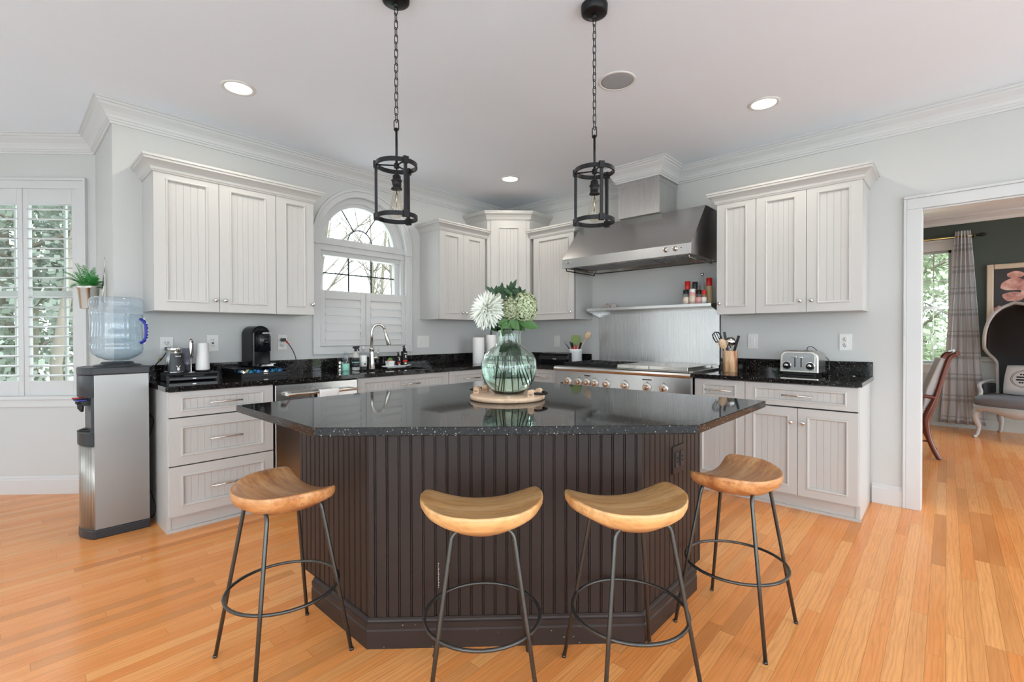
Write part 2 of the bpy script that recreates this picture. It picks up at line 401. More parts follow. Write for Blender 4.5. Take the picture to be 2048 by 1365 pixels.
# nook wall, 45 degrees, with shuttered window. local x runs along the wall to the right, y outwards
NO = Vector((XN, YN, 0)); NR = -45
SX0, SX1, SZ0, SZ1 = -1.27, -.135, .755, 2.36
b = MB(); b.box(-3.2, 0, 0, SX0, T, H); b.box(SX1, 0, 0, .06, T, H); b.box(SX0, 0, 0, SX1, T, SZ0); b.box(SX0, 0, SZ1, SX1, T, H)
struct(place(b.build('wall_nook', 'wall_nook'), NO, NR), 'white breakfast nook wall under shuttered window')
e = NO + Vector((-3.2/sqrt(2), 3.2/sqrt(2), 0))
b = MB(); b.box(-3.2, 0, 0, 0, T, .8); b.box(-3.2, 0, 2.3, 0, T, H); b.box(-.5, 0, .8, 0, T, 2.3); b.box(-3.2, 0, .8, -2.7, T, 2.3)
struct(place(b.build('wall_nook_far', 'wall_nook'), e, 0), 'far wall of breakfast nook with window')
# dining room walls
FX = 8.5
b = MB(); b.box(FX, -4.2, 0, FX+T, -.04, H); b.box(FX, 1.0, 0, FX+T, 2.4, H); b.box(FX, -.04, 0, FX+T, 1.0, .82); b.box(FX, -.04, 2.34, FX+T, 1.0, H)
struct(b.build('wall_dining_far', 'green'), 'dark green dining room wall')
struct(MB().box(XR+T, 2.3, 0, 8.64, 2.4, H).build('wall_dining_side', 'green'), 'dark green side wall of dining room')
# walls behind the camera with tall windows
def back_wall(name, label, loc, rot, L, wins):
    b = MB(); x = 0
    for (a, c) in wins: b.box(x, 0, 0, a, T, H); b.box(a, 0, 0, c, T, .08); b.box(a, 0, 2.45, c, T, H); x = c
    b.box(x, 0, 0, L, T, H); struct(place(b.build(name, 'wall'), loc, rot), label)
    for i, (a, c) in enumerate(wins):
        f = MB()
        for q in (a, (a+c)/2-.03, c-.06): f.box(q, .03, .08, q+.06, .09, 2.45)
        for q in (.08, 2.39): f.box(a, .035, q, c, .085, q+.06)
        wf = f.build('window_%d' % (len([o for o in bpy.data.objects if o.name.startswith('window_')])+5), 'trim'); struct(place(wf, loc, rot), 'tall white window behind the camera')
back_wall('wall_rear', 'white wall behind camera with tall windows', (-4.2, -4.2, 0), 180, 0.01, [])
bpy.data.objects.remove(bpy.data.objects['wall_rear'])
back_wall('wall_rear', 'white wall behind camera with tall windows', (XR, -4.2, 0), 180, 8.5, [(.3, 2.8), (3.0, 5.5), (5.7, 8.2)])
back_wall('wall_rear_side', 'white side wall behind camera with tall windows', (-4.2, -4.2, 0), 90, 12.4, [(.3, 2.8), (3.0, 5.5), (7.0, 7.5), (8.3, 8.9), (9.7, 10.3)])

M['rug'] = painted('ivory_bounce_sheet', (.80, .80, .79), .95, .02, .3)  # unseen pale sheets added to cut the boards' orange bounce onto the ceiling
for (x0, y0, x1, y1, lab) in ((-4.1, -4.1, 4.1, -.5, 'large ivory sheet added unseen behind the camera to bounce light'), (-4.1, -.5, -.3, 5.3, 'ivory bounce sheet added unseen beside the rear side windows')):
    tag(MB().box(x0, y0, 0, x1, y1, .012).build('area_rug', 'rug'), lab, 'rug')
# crown moulding of the room
CR = [(0, -.134), (.010, -.134), (.014, -.122), (.022, -.118), (.024, -.108), (.030, -.104), (.036, -.086), (.048, -.066), (.066, -.048), (.074, -.040), (.076, -.028), (.086, -.024), (.090, -.012), (.100, -.010), (.100, 0), (0, 0)]
chim = (3.93, 1.86, 2.275)
path = [(XR, -4.0), (XR, chim[1]), (chim[0], chim[1]), (chim[0], chim[2]), (XR, chim[2]), (XR, YW), (XN, YW), (XN, YN), (e.x, e.y)]
struct(MB().sweep(CR, path, z=H).build('trim_1', 'trim'), 'white crown moulding round the kitchen ceiling')
BB = [(0, 0), (.016, 0), (.016, .108), (.011, .116), (.011, .126), (.004, .138), (0, .138)]
struct(MB().sweep(BB, [(XR, .227), (XR, .40)]).build('baseboard_right', 'trim'), 'white baseboard between cabinet and cased opening')
struct(MB().sweep(BB, [(XN, YW+.0), (XN, YN), (e.x, e.y)]).build('baseboard_nook', 'trim'), 'white baseboard of breakfast nook')
# dining room trim
DC = [(0, -.10), (.012, -.10), (.02, -.085), (.03, -.06), (.075, -.025), (.09, -.02), (.09, 0), (0, 0)]
struct(MB().sweep(DC, [(FX, -4.1), (FX, 2.2)], z=H).build('trim_2', 'trim'), 'white crown moulding of dining room')
WS = [(0, 0), (.02, 0), (.02, .13), (.012, .14), (.012, .16), (.006, .16), (.006, .86), (.02, .865), (.03, .875), (.03, .905), (.04, .915), (.04, .93), (0, .93)]
b = MB()
for (p, q) in (((FX, -4.1), (FX, -.13)), ((FX, 1.09), (FX, 2.2))): b.sweep(WS, [p, q])
b.sweep([(0, 0), (.02, 0), (.02, .13), (.012, .14), (.012, .16), (.006, .16), (.006, .72), (0, .72)], [(FX, -.13), (FX, 1.09)])
for (ya, yb) in ((-3.6, -2.5), (-2.35, -1.3), (-1.15, -.2), (-.05, .95)):
    zt = .80 if yb < 0 else .62
    for (u0, v0, u1, v1) in ((ya, .22, yb, .245), (ya, zt-.025, yb, zt), (ya, .22, ya+.025, zt), (yb-.025, .22, yb, zt)): b.box(FX-.016, u0, v0, FX-.004, u1, v1)
struct(b.build('trim_3', 'sage'), 'pale panelled wainscot with chair rail')
# casing of the opening (trim_4): side board, head board, backband, jamb
b = MB()
b.box(XR-.018, .13, 0, XR, .212, 2.085); b.box(XR-.026, .212, 0, XR, .228, 2.158)
b.box(XR-.018, -1.79, 2.085, XR, .212, 2.158); b.box(XR-.03, -1.8, 2.158, XR, .228, 2.175)
b.box(XR-.018, -1.78, 0, XR, -1.7, 2.085)
b.box(XR, .128, 0, XR+T, .14, 2.085); b.box(XR, -1.7, 2.073, XR+T, .14, 2.085); b.box(XR, -1.7, 0, XR+T, -1.688, 2.085)
b.box(XR+T, .128, 0, XR+T+.018, .215, 2.16); b.box(XR+T, -1.7, 2.085, XR+T+.018, .215, 2.16)
struct(b.build('trim_4', 'trim', bevel=.003), 'white door casing of the opening to the dining room')

# ---------------------------------------------------------------- arched kitchen window (window_1)
win = struct(thing('window_1', '', 'window', (WCX, YW, 0)), 'arched white kitchen window over the sink'); win['category'] = 'window'
def arch_ring(b, r0, r1, y0, y1, zc=WZS, n=36, mi=0):
    for i in range(n):
        a0, a1 = pi*i/n, pi*(i+1)/n
        P = lambda r, a, y: (r*cos(a), y, zc+r*sin(a))
        vs = [P(r0, a0, y0), P(r1, a0, y0), P(r1, a1, y0), P(r0, a1, y0), P(r0, a0, y1), P(r1, a0, y1), P(r1, a1, y1), P(r0, a1, y1)]
        b.add(vs, [(3, 2, 1, 0), (4, 5, 6, 7), (1, 2, 6, 5), (0, 4, 7, 3)], mi)
b = MB(); hw = WR
b.box(-hw-.045, -.018, WZ0+.002, -hw+.004, .002, WZS-.045); b.box(hw-.004, -.018, WZ0+.002, hw+.045, .002, WZS-.045)
b.box(-hw-.045, -.020, WZ0-.06, hw+.045, .002, WZ0+.002)
b.box(-hw-.062, -.024, WZ0-.062, -hw-.045, .002, WZS-.045); b.box(hw+.045, -.024, WZ0-.062, hw+.062, .002, WZS-.045)
arch_ring(b, WR-.004, WR+.045, -.018, .002); arch_ring(b, WR+.045, WR+.066, -.026, .002)
for sx in (-1, 1): b.box(sx*(hw+.028)-.034, -.03, WZS-.045, sx*(hw+.028)+.034, .002, WZS+.03)
b.build('window_casing', 'trim', win, bevel=.002)
b = MB(); g0 = .10
b.box(-hw, .03, WZ0, -hw+.035, T, WZS); b.box(hw-.035, .03, WZ0, hw, T, WZS)                 # inner jambs
arch_ring(b, WR-.05, WR, .05, T); arch_ring(b, WR-.085, WR-.045, .08, .13)
b.box(-hw, .02, WZS-.085, hw, T, WZS+.03); b.box(-hw, .0, WZS-.035, hw, .03, WZS-.005); b.box(-hw+.03, .06, WZS-.125, hw-.03, T, WZS-.08)
b.box(-hw+.03, .08, WZ0, -hw+.075, .13, WZS-.1); b.box(hw-.075, .08, WZ0, hw-.03, .13, WZS-.1)
b.box(-hw+.03, .08, WZ0, hw-.03, .13, WZ0+.06)
b.box(-hw, .02, WZ0-.01, hw, T, WZ0+.012)
b.build('window_frame', 'trim', win, bevel=.0015)
b = MB(); r0 = WR-.085; z0 = WZS+.03
n = 40; b.add([(r0*cos(pi*i/n), .105, z0-.03+r0*sin(pi*i/n)) for i in range(n+1)], [tuple(range(n+1))])
b.build('arched_pane', 'pane', win)
b = MB(); b.add([(-hw+.07, .105, WZ0+.05), (hw-.07, .105, WZ0+.05), (hw-.07, .105, WZS-.12), (-hw+.07, .105, WZS-.12)], [(0, 1, 2, 3)])
b.build('lower_pane', 'pane', win)
b = MB()      # dark muntins
b.tube([(.125*cos(pi*i/24), .10, z0+.125*sin(pi*i/24)) for i in range(25)], .006, 6)
for a in (60, 120): b.tube([(.125*cos(R(a)), .10, z0+.125*sin(R(a))), (r0*cos(R(a)), .10, z0-.03+r0*sin(R(a)))], .006, 6)
for x in (-.118, .118): b.box(x-.006, .096, WZ0+.05, x+.006, .108, WZS-.12)
b.box(-hw+.07, .096, 1.785, hw-.07, .108, 1.797); b.box(-hw+.07, .096, 1.455, hw-.07, .108, 1.467)
b.build('muntin', 'charcoal', win)
# cafe shutters, two hinged panels with closed louvers
for k, (xa, xb, lab) in enumerate(((-hw+.004, -.002, 'left white cafe shutter with closed louvers behind the soap bottles'), (.002, hw-.004, 'right white cafe shutter with closed louvers behind the faucet'))):
    sh = thing('cafe_shutter', lab, 'shutter', (WCX, YW, 0), 0, 'cafe shutters of the sink window')
    b = MB(); zt, zb = 1.625, WZ0+.012; st = .05
    b.box(xa, -.004, zb, xa+st, .022, zt); b.box(xb-st, -.004, zb, xb, .022, zt); b.box(xa+st, -.004, zt-.075, xb-st, .022, zt); b.box(xa+st, -.004, zb, xb-st, .022, zb+.055)
    b.build('shutter_frame', 'trim', sh, bevel=.002)
    z1, z2 = zb+.055, zt-.075; nl = 5; h = (z2-z1)/nl
    for i in range(nl):
        zc = z1+h*(i+.5); c = [(-.009, zc-h*.53), (-.001, zc-h*.55), (.020, zc+h*.52), (.013, zc+h*.56)]
        MB().prism(c, xa+st+.001, xb-st-.001, 'x').build('louver', 'trim', sh, bevel=.001)
    hx = xa+.0 if k == 0 else xb
    for zz in (1.25, 1.5): MB().cyl((hx, -.008, zz-.03), (hx, -.008, zz+.03), .005, n=8).build('hinge', 'trim', sh)

# ---------------------------------------------------------------- shuttered nook window (window_2)
win = struct(thing('window_2', '', 'window', NO, NR), 'tall white nook window with plantation shutters'); win['category'] = 'window'
b = MB(); c = .07
b.box(SX1-.004, -.018, SZ0-.012, SX1+c-.014, .002, SZ1-.004); b.box(SX0-c, -.018, SZ0-.012, SX0+.004, .002, SZ1-.004); b.box(SX0-c, -.018, SZ1-.004, SX1+c-.014, .002, SZ1+c-.014)
b.box(SX1+c-.014, -.026, SZ0+.004, SX1+c+.006, .002, SZ1+c-.014); b.box(SX0-c, -.026, SZ1+c-.014, SX1+c+.006, .002, SZ1+c+.006)
b.box(SX0-c, -.018, SZ0-.08, SX1+c, .002, SZ0-.022); b.box(SX0-c, -.035, SZ0-.022, SX1+c+.004, .002, SZ0+.004)
b.build('window_casing', 'trim', win, bevel=.002)
b = MB()
for x in (SX0, SX1-.05): b.box(x, .09, SZ0, x+.05, .13, SZ1)
b.box(SX0, .09, SZ0, SX1, .13, SZ0+.05); b.box(SX0, .09, SZ1-.05, SX1, .13, SZ1); b.box(SX0, .09, 1.53, SX1, .13, 1.58)
for x in (-.32, -.70, -1.0): b.box(x-.008, .10, SZ0, x+.008, .12, SZ1)
b.build('window_sash', 'sage', win); MB().add([(SX0+.05, .11, SZ0), (SX1-.05, .11, SZ0), (SX1-.05, .11, SZ1), (SX0+.05, .11, SZ1)], [(0, 1, 2, 3)]).build('window_pane', 'pane', win)
xs = [SX1-.002, -.541, -.945]
for k in range(3):
    x1 = xs[k]-.002 if k else xs[0]; x0 = xs[k+1]+.002 if k < 2 else SX0+.002
    lab = ('plantation shutter panel nearest the fern with open louvers', 'second plantation shutter panel from the fern, cut by the photo edge', 'plantation shutter panel furthest left in the nook window')[k]
    sh = thing('plantation_shutter', lab, 'shutter', NO, NR, 'plantation shutters of the nook window')
    zt, zb, st = SZ1-.002, SZ0+.003, .04
    b = MB(); b.box(x0, -.004, zb, x0+st, .026, zt); b.box(x1-st, -.004, zb, x1, .026, zt); b.box(x0+st, -.004, zt-.122, x1-st, .026, zt); b.box(x0+st, -.004, zb, x1-st, .026, zb+.115)
    b.build('shutter_frame', 'trim', sh, bevel=.002)
    z1, z2 = zb+.115, zt-.122; nl = 18; h = (z2-z1)/nl
    for i in range(nl):
        zc = z1+h*(i+.55); a = R(8)
        pr = [(.012+cos(a)*u-sin(a)*v, zc+sin(a)*u+cos(a)*v) for u, v in ((-.032, 0), (-.02, .0045), (0, .006), (.02, .0045), (.032, 0), (.02, -.004), (0, -.0045), (-.02, -.004))]
        MB().prism(pr, x0+st+.0005, x1-st-.0005, 'x', sm=True).build('louver', 'trim', sh)
# far window of the nook (window_3)
win = struct(thing('window_3', '', 'window', e, 0), 'plain nook window out of view'); win['category'] = 'window'
b = MB(); 
for x in (-2.7, -1.63, -.56): b.box(x, .05, .8, x+.06, .1, 2.3)
for z in (.8, 1.5, 2.24): b.box(-2.7, .05, z, -.5, .1, z+.06)
b.build('window_frame', 'trim', win)

# ---------------------------------------------------------------- dining room window (window_4)
win = struct(thing('window_4', '', 'window', (FX, 1.0, 0), -90), 'white dining room window behind plaid curtain'); win['category'] = 'window'
b = MB(); L = 1.04
b.box(L-.004, -.018, .72, L+.085, .002, 2.44); b.box(-.085, -.018, .72, .004, .002, 2.44); b.box(-.085, -.02, 2.33, L+.085, .002, 2.45); b.box(-.1, -.04, 2.44, L+.1, .002, 2.47)
b.box(-.1, -.05, .79, L+.1, .002, .825); b.box(-.085, -.018, .70, L+.085, .002, .79)
b.build('window_casing', 'trim', win, bevel=.002)
b = MB()
for x in (0, L-.035): b.box(x, .05, .82, x+.035, .1, 2.34)
b.box(0, .05, .82, L, .1, .86); b.box(0, .05, 2.30, L, .1, 2.34)
b.build('window_sash', 'trim', win)
b = MB(); b.box(0, .045, 1.555, L, .1, 1.595)
for x in (.35, .69, .86): b.box(x-.006, .068, .86, x+.006, .078, 2.30)
for z in (1.22, 1.94): b.box(.03, .068, z-.006, L-.03, .078, z+.006)
b.build('muntin', 'nickel', win)
MB().add([(.03, .08, .85), (L-.03, .08, .85), (L-.03, .08, 2.31), (.03, .08, 2.31)], [(0, 1, 2, 3)]).build('window_pane', 'pane', win)

# ================================================================ CABINETS
# local frame of a cabinet: x to the right along its face, y into the wall, z up; the door face is y = 0
def door_front(b, x0, z0, x1, z1, st=.055, rt=.055, rb=.055, t=.02, bead=True, y=0.0, grv=.038):
    """framed front with raised bead and recessed beadboard panel; outer face at y"""
    b.box(x0, y, z0, x0+st, y+t, z1); b.box(x1-st, y, z0, x1, y+t, z1)
    b.box(x0+st, y, z1-rt, x1-st, y+t, z1); b.box(x0+st, y, z0, x1-st, y+t, z0+rb)
    a0, a1, c0, c1 = x0+st, x1-st, z0+rb, z1-rt
    rings = [(-.004, 0), (-.002, -.005), (.004, -.006), (.009, -.003), (.013, .010)]
    vs = []
    for o, d in rings: vs += [(a0+o, y+d, c0+o), (a1-o, y+d, c0+o), (a1-o, y+d, c1-o), (a0+o, y+d, c1-o)]
    fs = []
    for i in range(len(rings)-1):
        for j in range(4): fs.append((i*4+j, i*4+(j+1) % 4, (i+1)*4+(j+1) % 4, (i+1)*4+j))
    b.add(vs, fs)
    p0, p1 = a0+.013, a1-.013; n = max(2, round((p1-p0)/grv)); xs = [(p0, y+.010)]
    for i in range(1, n):
        xc = p0+(p1-p0)*i/n; xs += [(xc-.0016, y+.010), (xc, y+.0122), (xc+.0016, y+.010)]
    xs.append((p1, y+.010)); vs = []
    for x, d in xs: vs += [(x, d, c0+.013), (x, d, c1-.013)]
    b.add(vs, [(2*i, 2*i+2, 2*i+3, 2*i+1) for i in range(len(xs)-1)])
    return b
def knob(parent, x, z, y=0.0):
    b = MB(); b.lathe([(1e-7, -.030), (.009, -.029), (.0135, -.024), (.0135, -.020), (.009, -.015), (.0055, -.012), (.005, -.003), (.009, 0), (1e-7, 0)], (x, y, z), 16, 0, 'y')
    return b.build('knob', 'chrome', parent)
def pull(parent, x0, x1, z, y=0.0):
    b = MB(); b.cyl((x0, y-.03, z), (x1, y-.03, z), .0055, n=10)
    for x in (x0+.03, x1-.03): b.cyl((x, y-.03, z), (x, y, z), .004, n=8)
    return b.build('handle', 'nickel', parent)
CP = [(0, 0), (.006, 0), (.010, .008), (.014, .012), (.018, .026), (.030, .044), (.042, .054), (.050, .058), (.056, .060), (.058, .074), (.064, .076), (.064, .090), (0, .090)]
def cab_crown(name_loc, path, z, label):
    o = MB().sweep(CP, path, z=z).build('cabinet_crown', 'cab'); tag(o, label, 'moulding'); return o
UZ0, UZ1 = 1.384, 2.33
def wall_cabinet(label, loc, rot, w, d, doors, z0=UZ0, z1=UZ1, group='white beadboard wall cabinets'):
    c = thing('upper_cabinet', label, 'cabinet', loc, rot, group)
    b = MB(); b.box(0, .021, z0, w, d, z1); b.box(.004, .018, z0+.004, w-.004, .022, z1-.03, 1)
    b.build('cabinet_body', ['cab', 'gap'], c)
    for (x0, x1, kx, kz) in doors:
        dr = door_front(MB(), x0+.0015, z0+.001, x1-.0015, z1-.006, .068, .084, .062).build('door', 'cab', c)
        if kx is not None: knob(dr, kx, kz)
    return c
fY, uY, fX, uX = YW-.597, YW-.33, XR-.597, XR-.33      # base and upper face planes
wall_cabinet('white double-door wall cabinet above the black coffee maker', (.671, uY, 0), 0, .748, .329, [(0, .371, .345, 1.466), (.371, .748, .403, 1.466)])
wall_cabinet('narrow single-door white wall cabinet just left of the arched window', (1.420, uY, 0), 0, .290, .329, [(0, .290, .272, 1.466)])
wall_cabinet('white double-door wall cabinet right of the arched window', (2.983, uY, 0), 0, .650, .329, [(0, .318, .295, 1.452), (.318, .630, .342, 1.452)])
wall_cabinet('white single-door wall cabinet behind the left side of the range hood', (uX, 3.35, 0), -90, .554, .329, [(.007, .547, .518, 1.455)])
wall_cabinet('narrow single-door white wall cabinet right beside the range hood', (uX, 1.388, 0), -90, .294, .329, [(0, .294, .026, 1.47)])
wall_cabinet('white double-door wall cabinet above the toaster', (uX, 1.093, 0), -90, .668, .329, [(0, .337, .300, 1.466), (.337, .668, .371, 1.466)])
# tall diagonal corner cabinet
A, B = Vector((3.642, uY)), Vector((uX, 3.391)); dl = (B-A).length
c = thing('corner_cabinet', 'tall diagonal white corner wall cabinet behind the bouquet', 'cabinet', (A.x, A.y, 0), -45)
Ti = (Matrix.Translation((A.x, A.y, 0)) @ Matrix.Rotation(R(-45), 4, 'Z')).inverted()
b = MB(Ti); q = .021/sqrt(2)
b.prism([(A.x+q, A.y+q), (B.x+q, B.y+q), (B.x, B.y-.004), (XR, B.y-.004), (XR, YW), (A.x-.004, YW), (A.x-.004, A.y)], UZ0, 2.50, 'z')
b.build('cabinet_body', 'cab', c)
b = MB(); b.box(0, .006, UZ0, .040, .022, 2.50); b.box(dl-.040, .006, UZ0, dl, .022, 2.50); b.build('face_frame', 'cab', c)
dr = door_front(MB(), .042, UZ0+.001, dl-.042, 2.492, .082, .084, .062).build('door', 'cab', c); knob(dr, dl-.07, 1.455)
# crowns
cab_crown(0, [(.671, YW), (.671, uY), (1.710, uY), (1.710, YW)][::-1], 2.275, 'white crown moulding capping the cabinets left of the window')
cab_crown(0, [(2.983, YW), (2.983, uY), (3.640, uY)][::-1], 2.275, 'white crown moulding capping the cabinet right of the arched window')
cab_crown(0, [(uX, 3.388), (uX, 2.796), (XR, 2.796)][::-1], 2.275, 'white crown moulding capping the cabinet left of the hood')
cab_crown(0, [(XR, 1.388), (uX, 1.388), (uX, .425), (XR, .425)][::-1], 2.275, 'white crown moulding capping the cabinets above the toaster')
cab_crown(0, [(A.x, YW), (A.x, A.y), (B.x, B.y), (XR, B.y)][::-1], 2.487, 'white crown moulding capping the tall corner cabinet')

def base_cabinet(label, loc, rot, w, d, drawers=(), doors=(), ends='', toe=True):
    c = thing('base_cabinet', label, 'cabinet', loc, rot, 'white base cabinets')
    b = MB(); b.box(0, .021, .11, w, d, .882); b.box(0, .07, 0, w, d, .11); b.box(.004, .019, .114, w-.004, .022, .878, 1)
    if 'l' in ends: b.prism([(.0205, .11), (.0205, .882), (d, .882), (d, 0), (.065, 0), (.065, .11)], -.004, .02, 'x')
    if 'r' in ends: b.prism([(.0205, .11), (.0205, .882), (d, .882), (d, 0), (.065, 0), (.065, .11)], w-.02, w+.004, 'x')
    b.build('cabinet_body', ['cab', 'gap'], c)
    b = MB(); b.box(0, .055, 0, w+(.01 if 'r' in ends else 0), .07, .018); b.build('toe_molding', 'cab', c)
    for (x0, z0, x1, z1, h) in drawers:
        dr = door_front(MB(), x0+.0015, z0, x1-.0015, z1, .064, .034 if z1-z0 < .2 else .056, .034 if z1-z0 < .2 else .056).build('drawer', 'cab', c)
        if h: pull(dr, h[0], h[1], (z0+z1)/2)
    for (x0, z0, x1, z1, kx, kz) in doors:
        dr = door_front(MB(), x0+.0015, z0, x1-.0015, z1).build('door', 'cab', c)
        if kx is not None: knob(dr, kx, kz)
    return c
base_cabinet('white three-drawer base cabinet beside the water cooler', (.69, fY, 0), 0, .605, .59, [(0, .722, .602, .876, (.21, .40)), (0, .425, .602, .714, (.21, .40)), (0, .115, .602, .417, (.21, .40))], ends='l')
base_cabinet('wide white sink base cabinet right of the dishwasher', (1.932, fY, 0), 0, .938, .59, [(0, .722, .938, .876, (.40, .59))], [(0, .115, .469, .712, .43, .62), (.469, .115, .938, .712, .51, .62)])
base_cabinet('white corner base cabinet on the sink wall behind the vase', (2.874, fY, 0), 0, .83, .59, [(0, .722, .83, .876, (.16, .38))], [(0, .115, .415, .712, .38, .62), (.415, .115, .83, .712, .45, .62)])
base_cabinet('white base cabinet between the corner and the range', (fX, 3.43, 0), -90, .62, .59, [(0, .722, .62, .876, (.32, .52))], [(0, .115, .62, .712, .57, .62)])
base_cabinet('narrow white base cabinet just right of the range', (fX, 1.462, 0), -90, .370, .59, [(0, .722, .370, .876, (.085, .285))], [(0, .115, .370, .712, .03, .62)])
base_cabinet('wide two-door white base cabinet under the toaster', (fX, 1.091, 0), -90, .676, .59, [(0, .722, .676, .876, (.243, .428))], [(0, .115, .338, .712, .300, .615), (.338, .115, .676, .712, .372, .615)], ends='r')
# worktops
ws = thing('countertop', 'L-shaped black granite countertop under the arched window', 'countertop', (.66, YW, 0))
Tw = Matrix.Translation((-.66, -YW, 0)); z0, z1 = .884, .914; cf = fY-.035; cx_ = fX-.035
b = MB(Tw)
b.box(.668, cf, z0, 2.06, YW, z1); b.box(2.06, cf, z0, 2.72, 3.53, z1); b.box(2.06, 3.83, z0, 2.72, YW, z1); b.box(2.72, cf, z0, XR, YW, z1); b.box(cx_, 2.802, z0, XR, cf, z1)
b.build('slab', 'granite', ws)
b = MB(Tw); b.box(.672, YW-.02, z1, XR, YW, 1.018); b.box(XR-.02, 2.802, z1, XR, YW-.02, 1.018); b.build('backsplash', 'granite', ws, bevel=.0015)
ws = thing('countertop', 'short black granite countertop right of the range under the toaster', 'countertop', (XR, 1.46, 0))
Tw = Matrix.Translation((-XR, -1.46, 0)); b = MB(Tw); b.box(cx_, .392, z0, XR, 1.464, z1); b.build('slab', 'granite', ws, bevel=.002)
b = MB(Tw); b.box(XR-.02, .396, z1, XR, 1.464, 1.018); b.build('backsplash', 'granite', ws, bevel=.0015)
# sink
sk = thing('undermount_sink', 'steel sink bowl set in the counter below the faucet', 'sink', (2.39, 3.68, .914))
b = MB(); x0, x1, y0, y1 = -.335, .335, -.155, .155
b.box(x0-.012, y0-.012, -.22, x0, y1+.012, -.031); b.box(x1, y0-.012, -.22, x1+.012, y1+.012, -.031); b.box(x0, y0-.012, -.22, x1, y0, -.031); b.box(x0, y1, -.22, x1, y1+.012, -.031); b.box(x0, y0, -.22, x1, y1, -.208)
b.build('basin', 'steeld', sk); b = MB(); b.lathe([(1e-7, 0), (.045, 0), (.045, .004), (.03, .002), (1e-7, .002)], (0, 0, -.208), 20); b.build('drain', 'chrome', sk)

# ---------------------------------------------------------------- dishwasher
dw = thing('dishwasher', 'stainless steel dishwasher left of the sink cabinet', 'dishwasher', (1.298, fY, 0))
MB().box(.004, .02, .10, .628, .58, .878).build('tub', 'gap', dw); MB().box(.0, .06, 0, .63, .5, .10).build('kick_plate', 'charcoal', dw)
MB().box(.004, -.012, .112, .628, .02, .874).build('door', 'steel', dw, bevel=.004)
b = MB(); b.cyl((.07, -.062, .805), (.60, -.062, .805), .0115, n=14)
for x in (.085, .585): b.prism([(x-.015, -.012), (x+.015, -.012), (x+.012, -.05), (x+.008, -.062), (x-.008, -.062), (x-.012, -.05)], .792, .818, 'z')
b.build('handle', 'nickel', dw, bevel=.002)
# towel over the handle
b = MB(); prof = []
for s_ in (1, -1):
    pass
pts = [(-.0765-.002, .70), (-.077, .78)]+[(-.062+.0155*cos(R(a)), .805+.0155*sin(R(a))) for a in range(180, -1, -20)]+[(-.046, .78), (-.047, .72)]
vs = []; nx = 16
for j, (y, z) in enumerate(pts):
    for i in range(nx+1): vs.append((.290+.15*i/nx, y+.0025*sin(i*.9+j*.2)*(1 if z < .79 else .1), z))
b.add(vs, [(j*(nx+1)+i, j*(nx+1)+i+1, (j+1)*(nx+1)+i+1, (j+1)*(nx+1)+i) for j in range(len(pts)-1) for i in range(nx)], 0, True)
o = b.build('dish_towel', 'paper'); place(o, (1.298, fY, 0)); sd = o.modifiers.new('s', 'SOLIDIFY'); sd.thickness = .003; sd.offset = 1
tag(o, 'small white dish towel draped over the dishwasher handle', 'towel')

# ---------------------------------------------------------------- range
rg = thing('gas_range', 'wide stainless steel gas range with a row of round knobs', 'range', (fX-.06, 2.796, 0), -90)
W = 1.330
MB().box(.0, .03, .09, W, .645, .900).build('body', 'steel', rg, bevel=.002)
MB().box(.01, .09, 0, W-.01, .60, .09).build('kick_plate', 'steeld', rg)
b = MB(); b.prism([(-.004, .720), (.0, .878), (-.018, .886), (-.024, .900), (-.018, .916), (.0, .924), (.06, .926), (.06, .72)], 0, W, 'x'); b.build('control_panel', 'steel', rg, bevel=.0015)
b = MB(); b.box(0, .06, .90, W, .645, .922); b.box(W-.03, .03, .922, W, .60, .930); b.build('cooktop', 'steel', rg, bevel=.002)
b = MB(); b.box(.0, .600, .922, W, .645, .955); b.box(.01, .585, .94, W-.01, .60, .950); b.build('rear_trim', 'steel', rg, bevel=.002)
for (xa, xb, nm) in ((.012, .56, 'door'), (.572, W-.012, 'door')):
    d_ = MB().box(xa, -.012, .16, xb, .03, .70).build(nm, 'steel', rg, bevel=.004)
    b = MB(); b.cyl((xa+.04, -.06, .655), (xb-.04, -.06, .655), .013, n=14)
    for x in (xa+.06, xb-.06): b.cyl((x, -.06, .655), (x, -.01, .655), .009, n=10)
    b.build('handle', 'nickel', d_); MB().box(xa+.08, -.0135, .28, xb-.08, -.011, .56).build('oven_window', 'blackgloss', d_)
for x in (.160, .279, .368, .454, .573, .756, .960, 1.108):
    k = MB(); k.lathe([(1e-7, -.012), (.032, -.012), (.038, -.007), (.040, .001), (1e-7, .001)], (x, -.004, .783), 24, 0, 'y'); k = k.build('knob_bezel', 'knobwhite', rg)
    b = MB(); b.lathe([(1e-7, -.042), (.019, -.042), (.0215, -.037), (.0225, -.010), (1e-7, -.010)], (x, -.004, .783), 22, 0, 'y'); b.box(x-.003, -.052, .765, x+.003, -.044, .801)
    b.build('knob', 'copper', rg, bevel=.001)
    MB().box(x-.0015, -.0065, .825, x+.0015, -.004, .832).build('index_mark', 'black', rg)
for (x, w_, nn) in ((.372, .062, 6), (.962, .085, 5)):
    b = MB()
    for i in range(nn): b.box(x-w_/2+i*w_/nn, -.0040, .842, x-w_/2+(i+.72)*w_/nn, -.0015, .851)
    b.build('badge', 'black', rg)
MB().box(.070, -.006, .757, .098, -.003, .767).build('light_button', 'black', rg); MB().box(1.215, -.006, .745, 1.245, -.003, .757).build('light_button', 'black', rg)
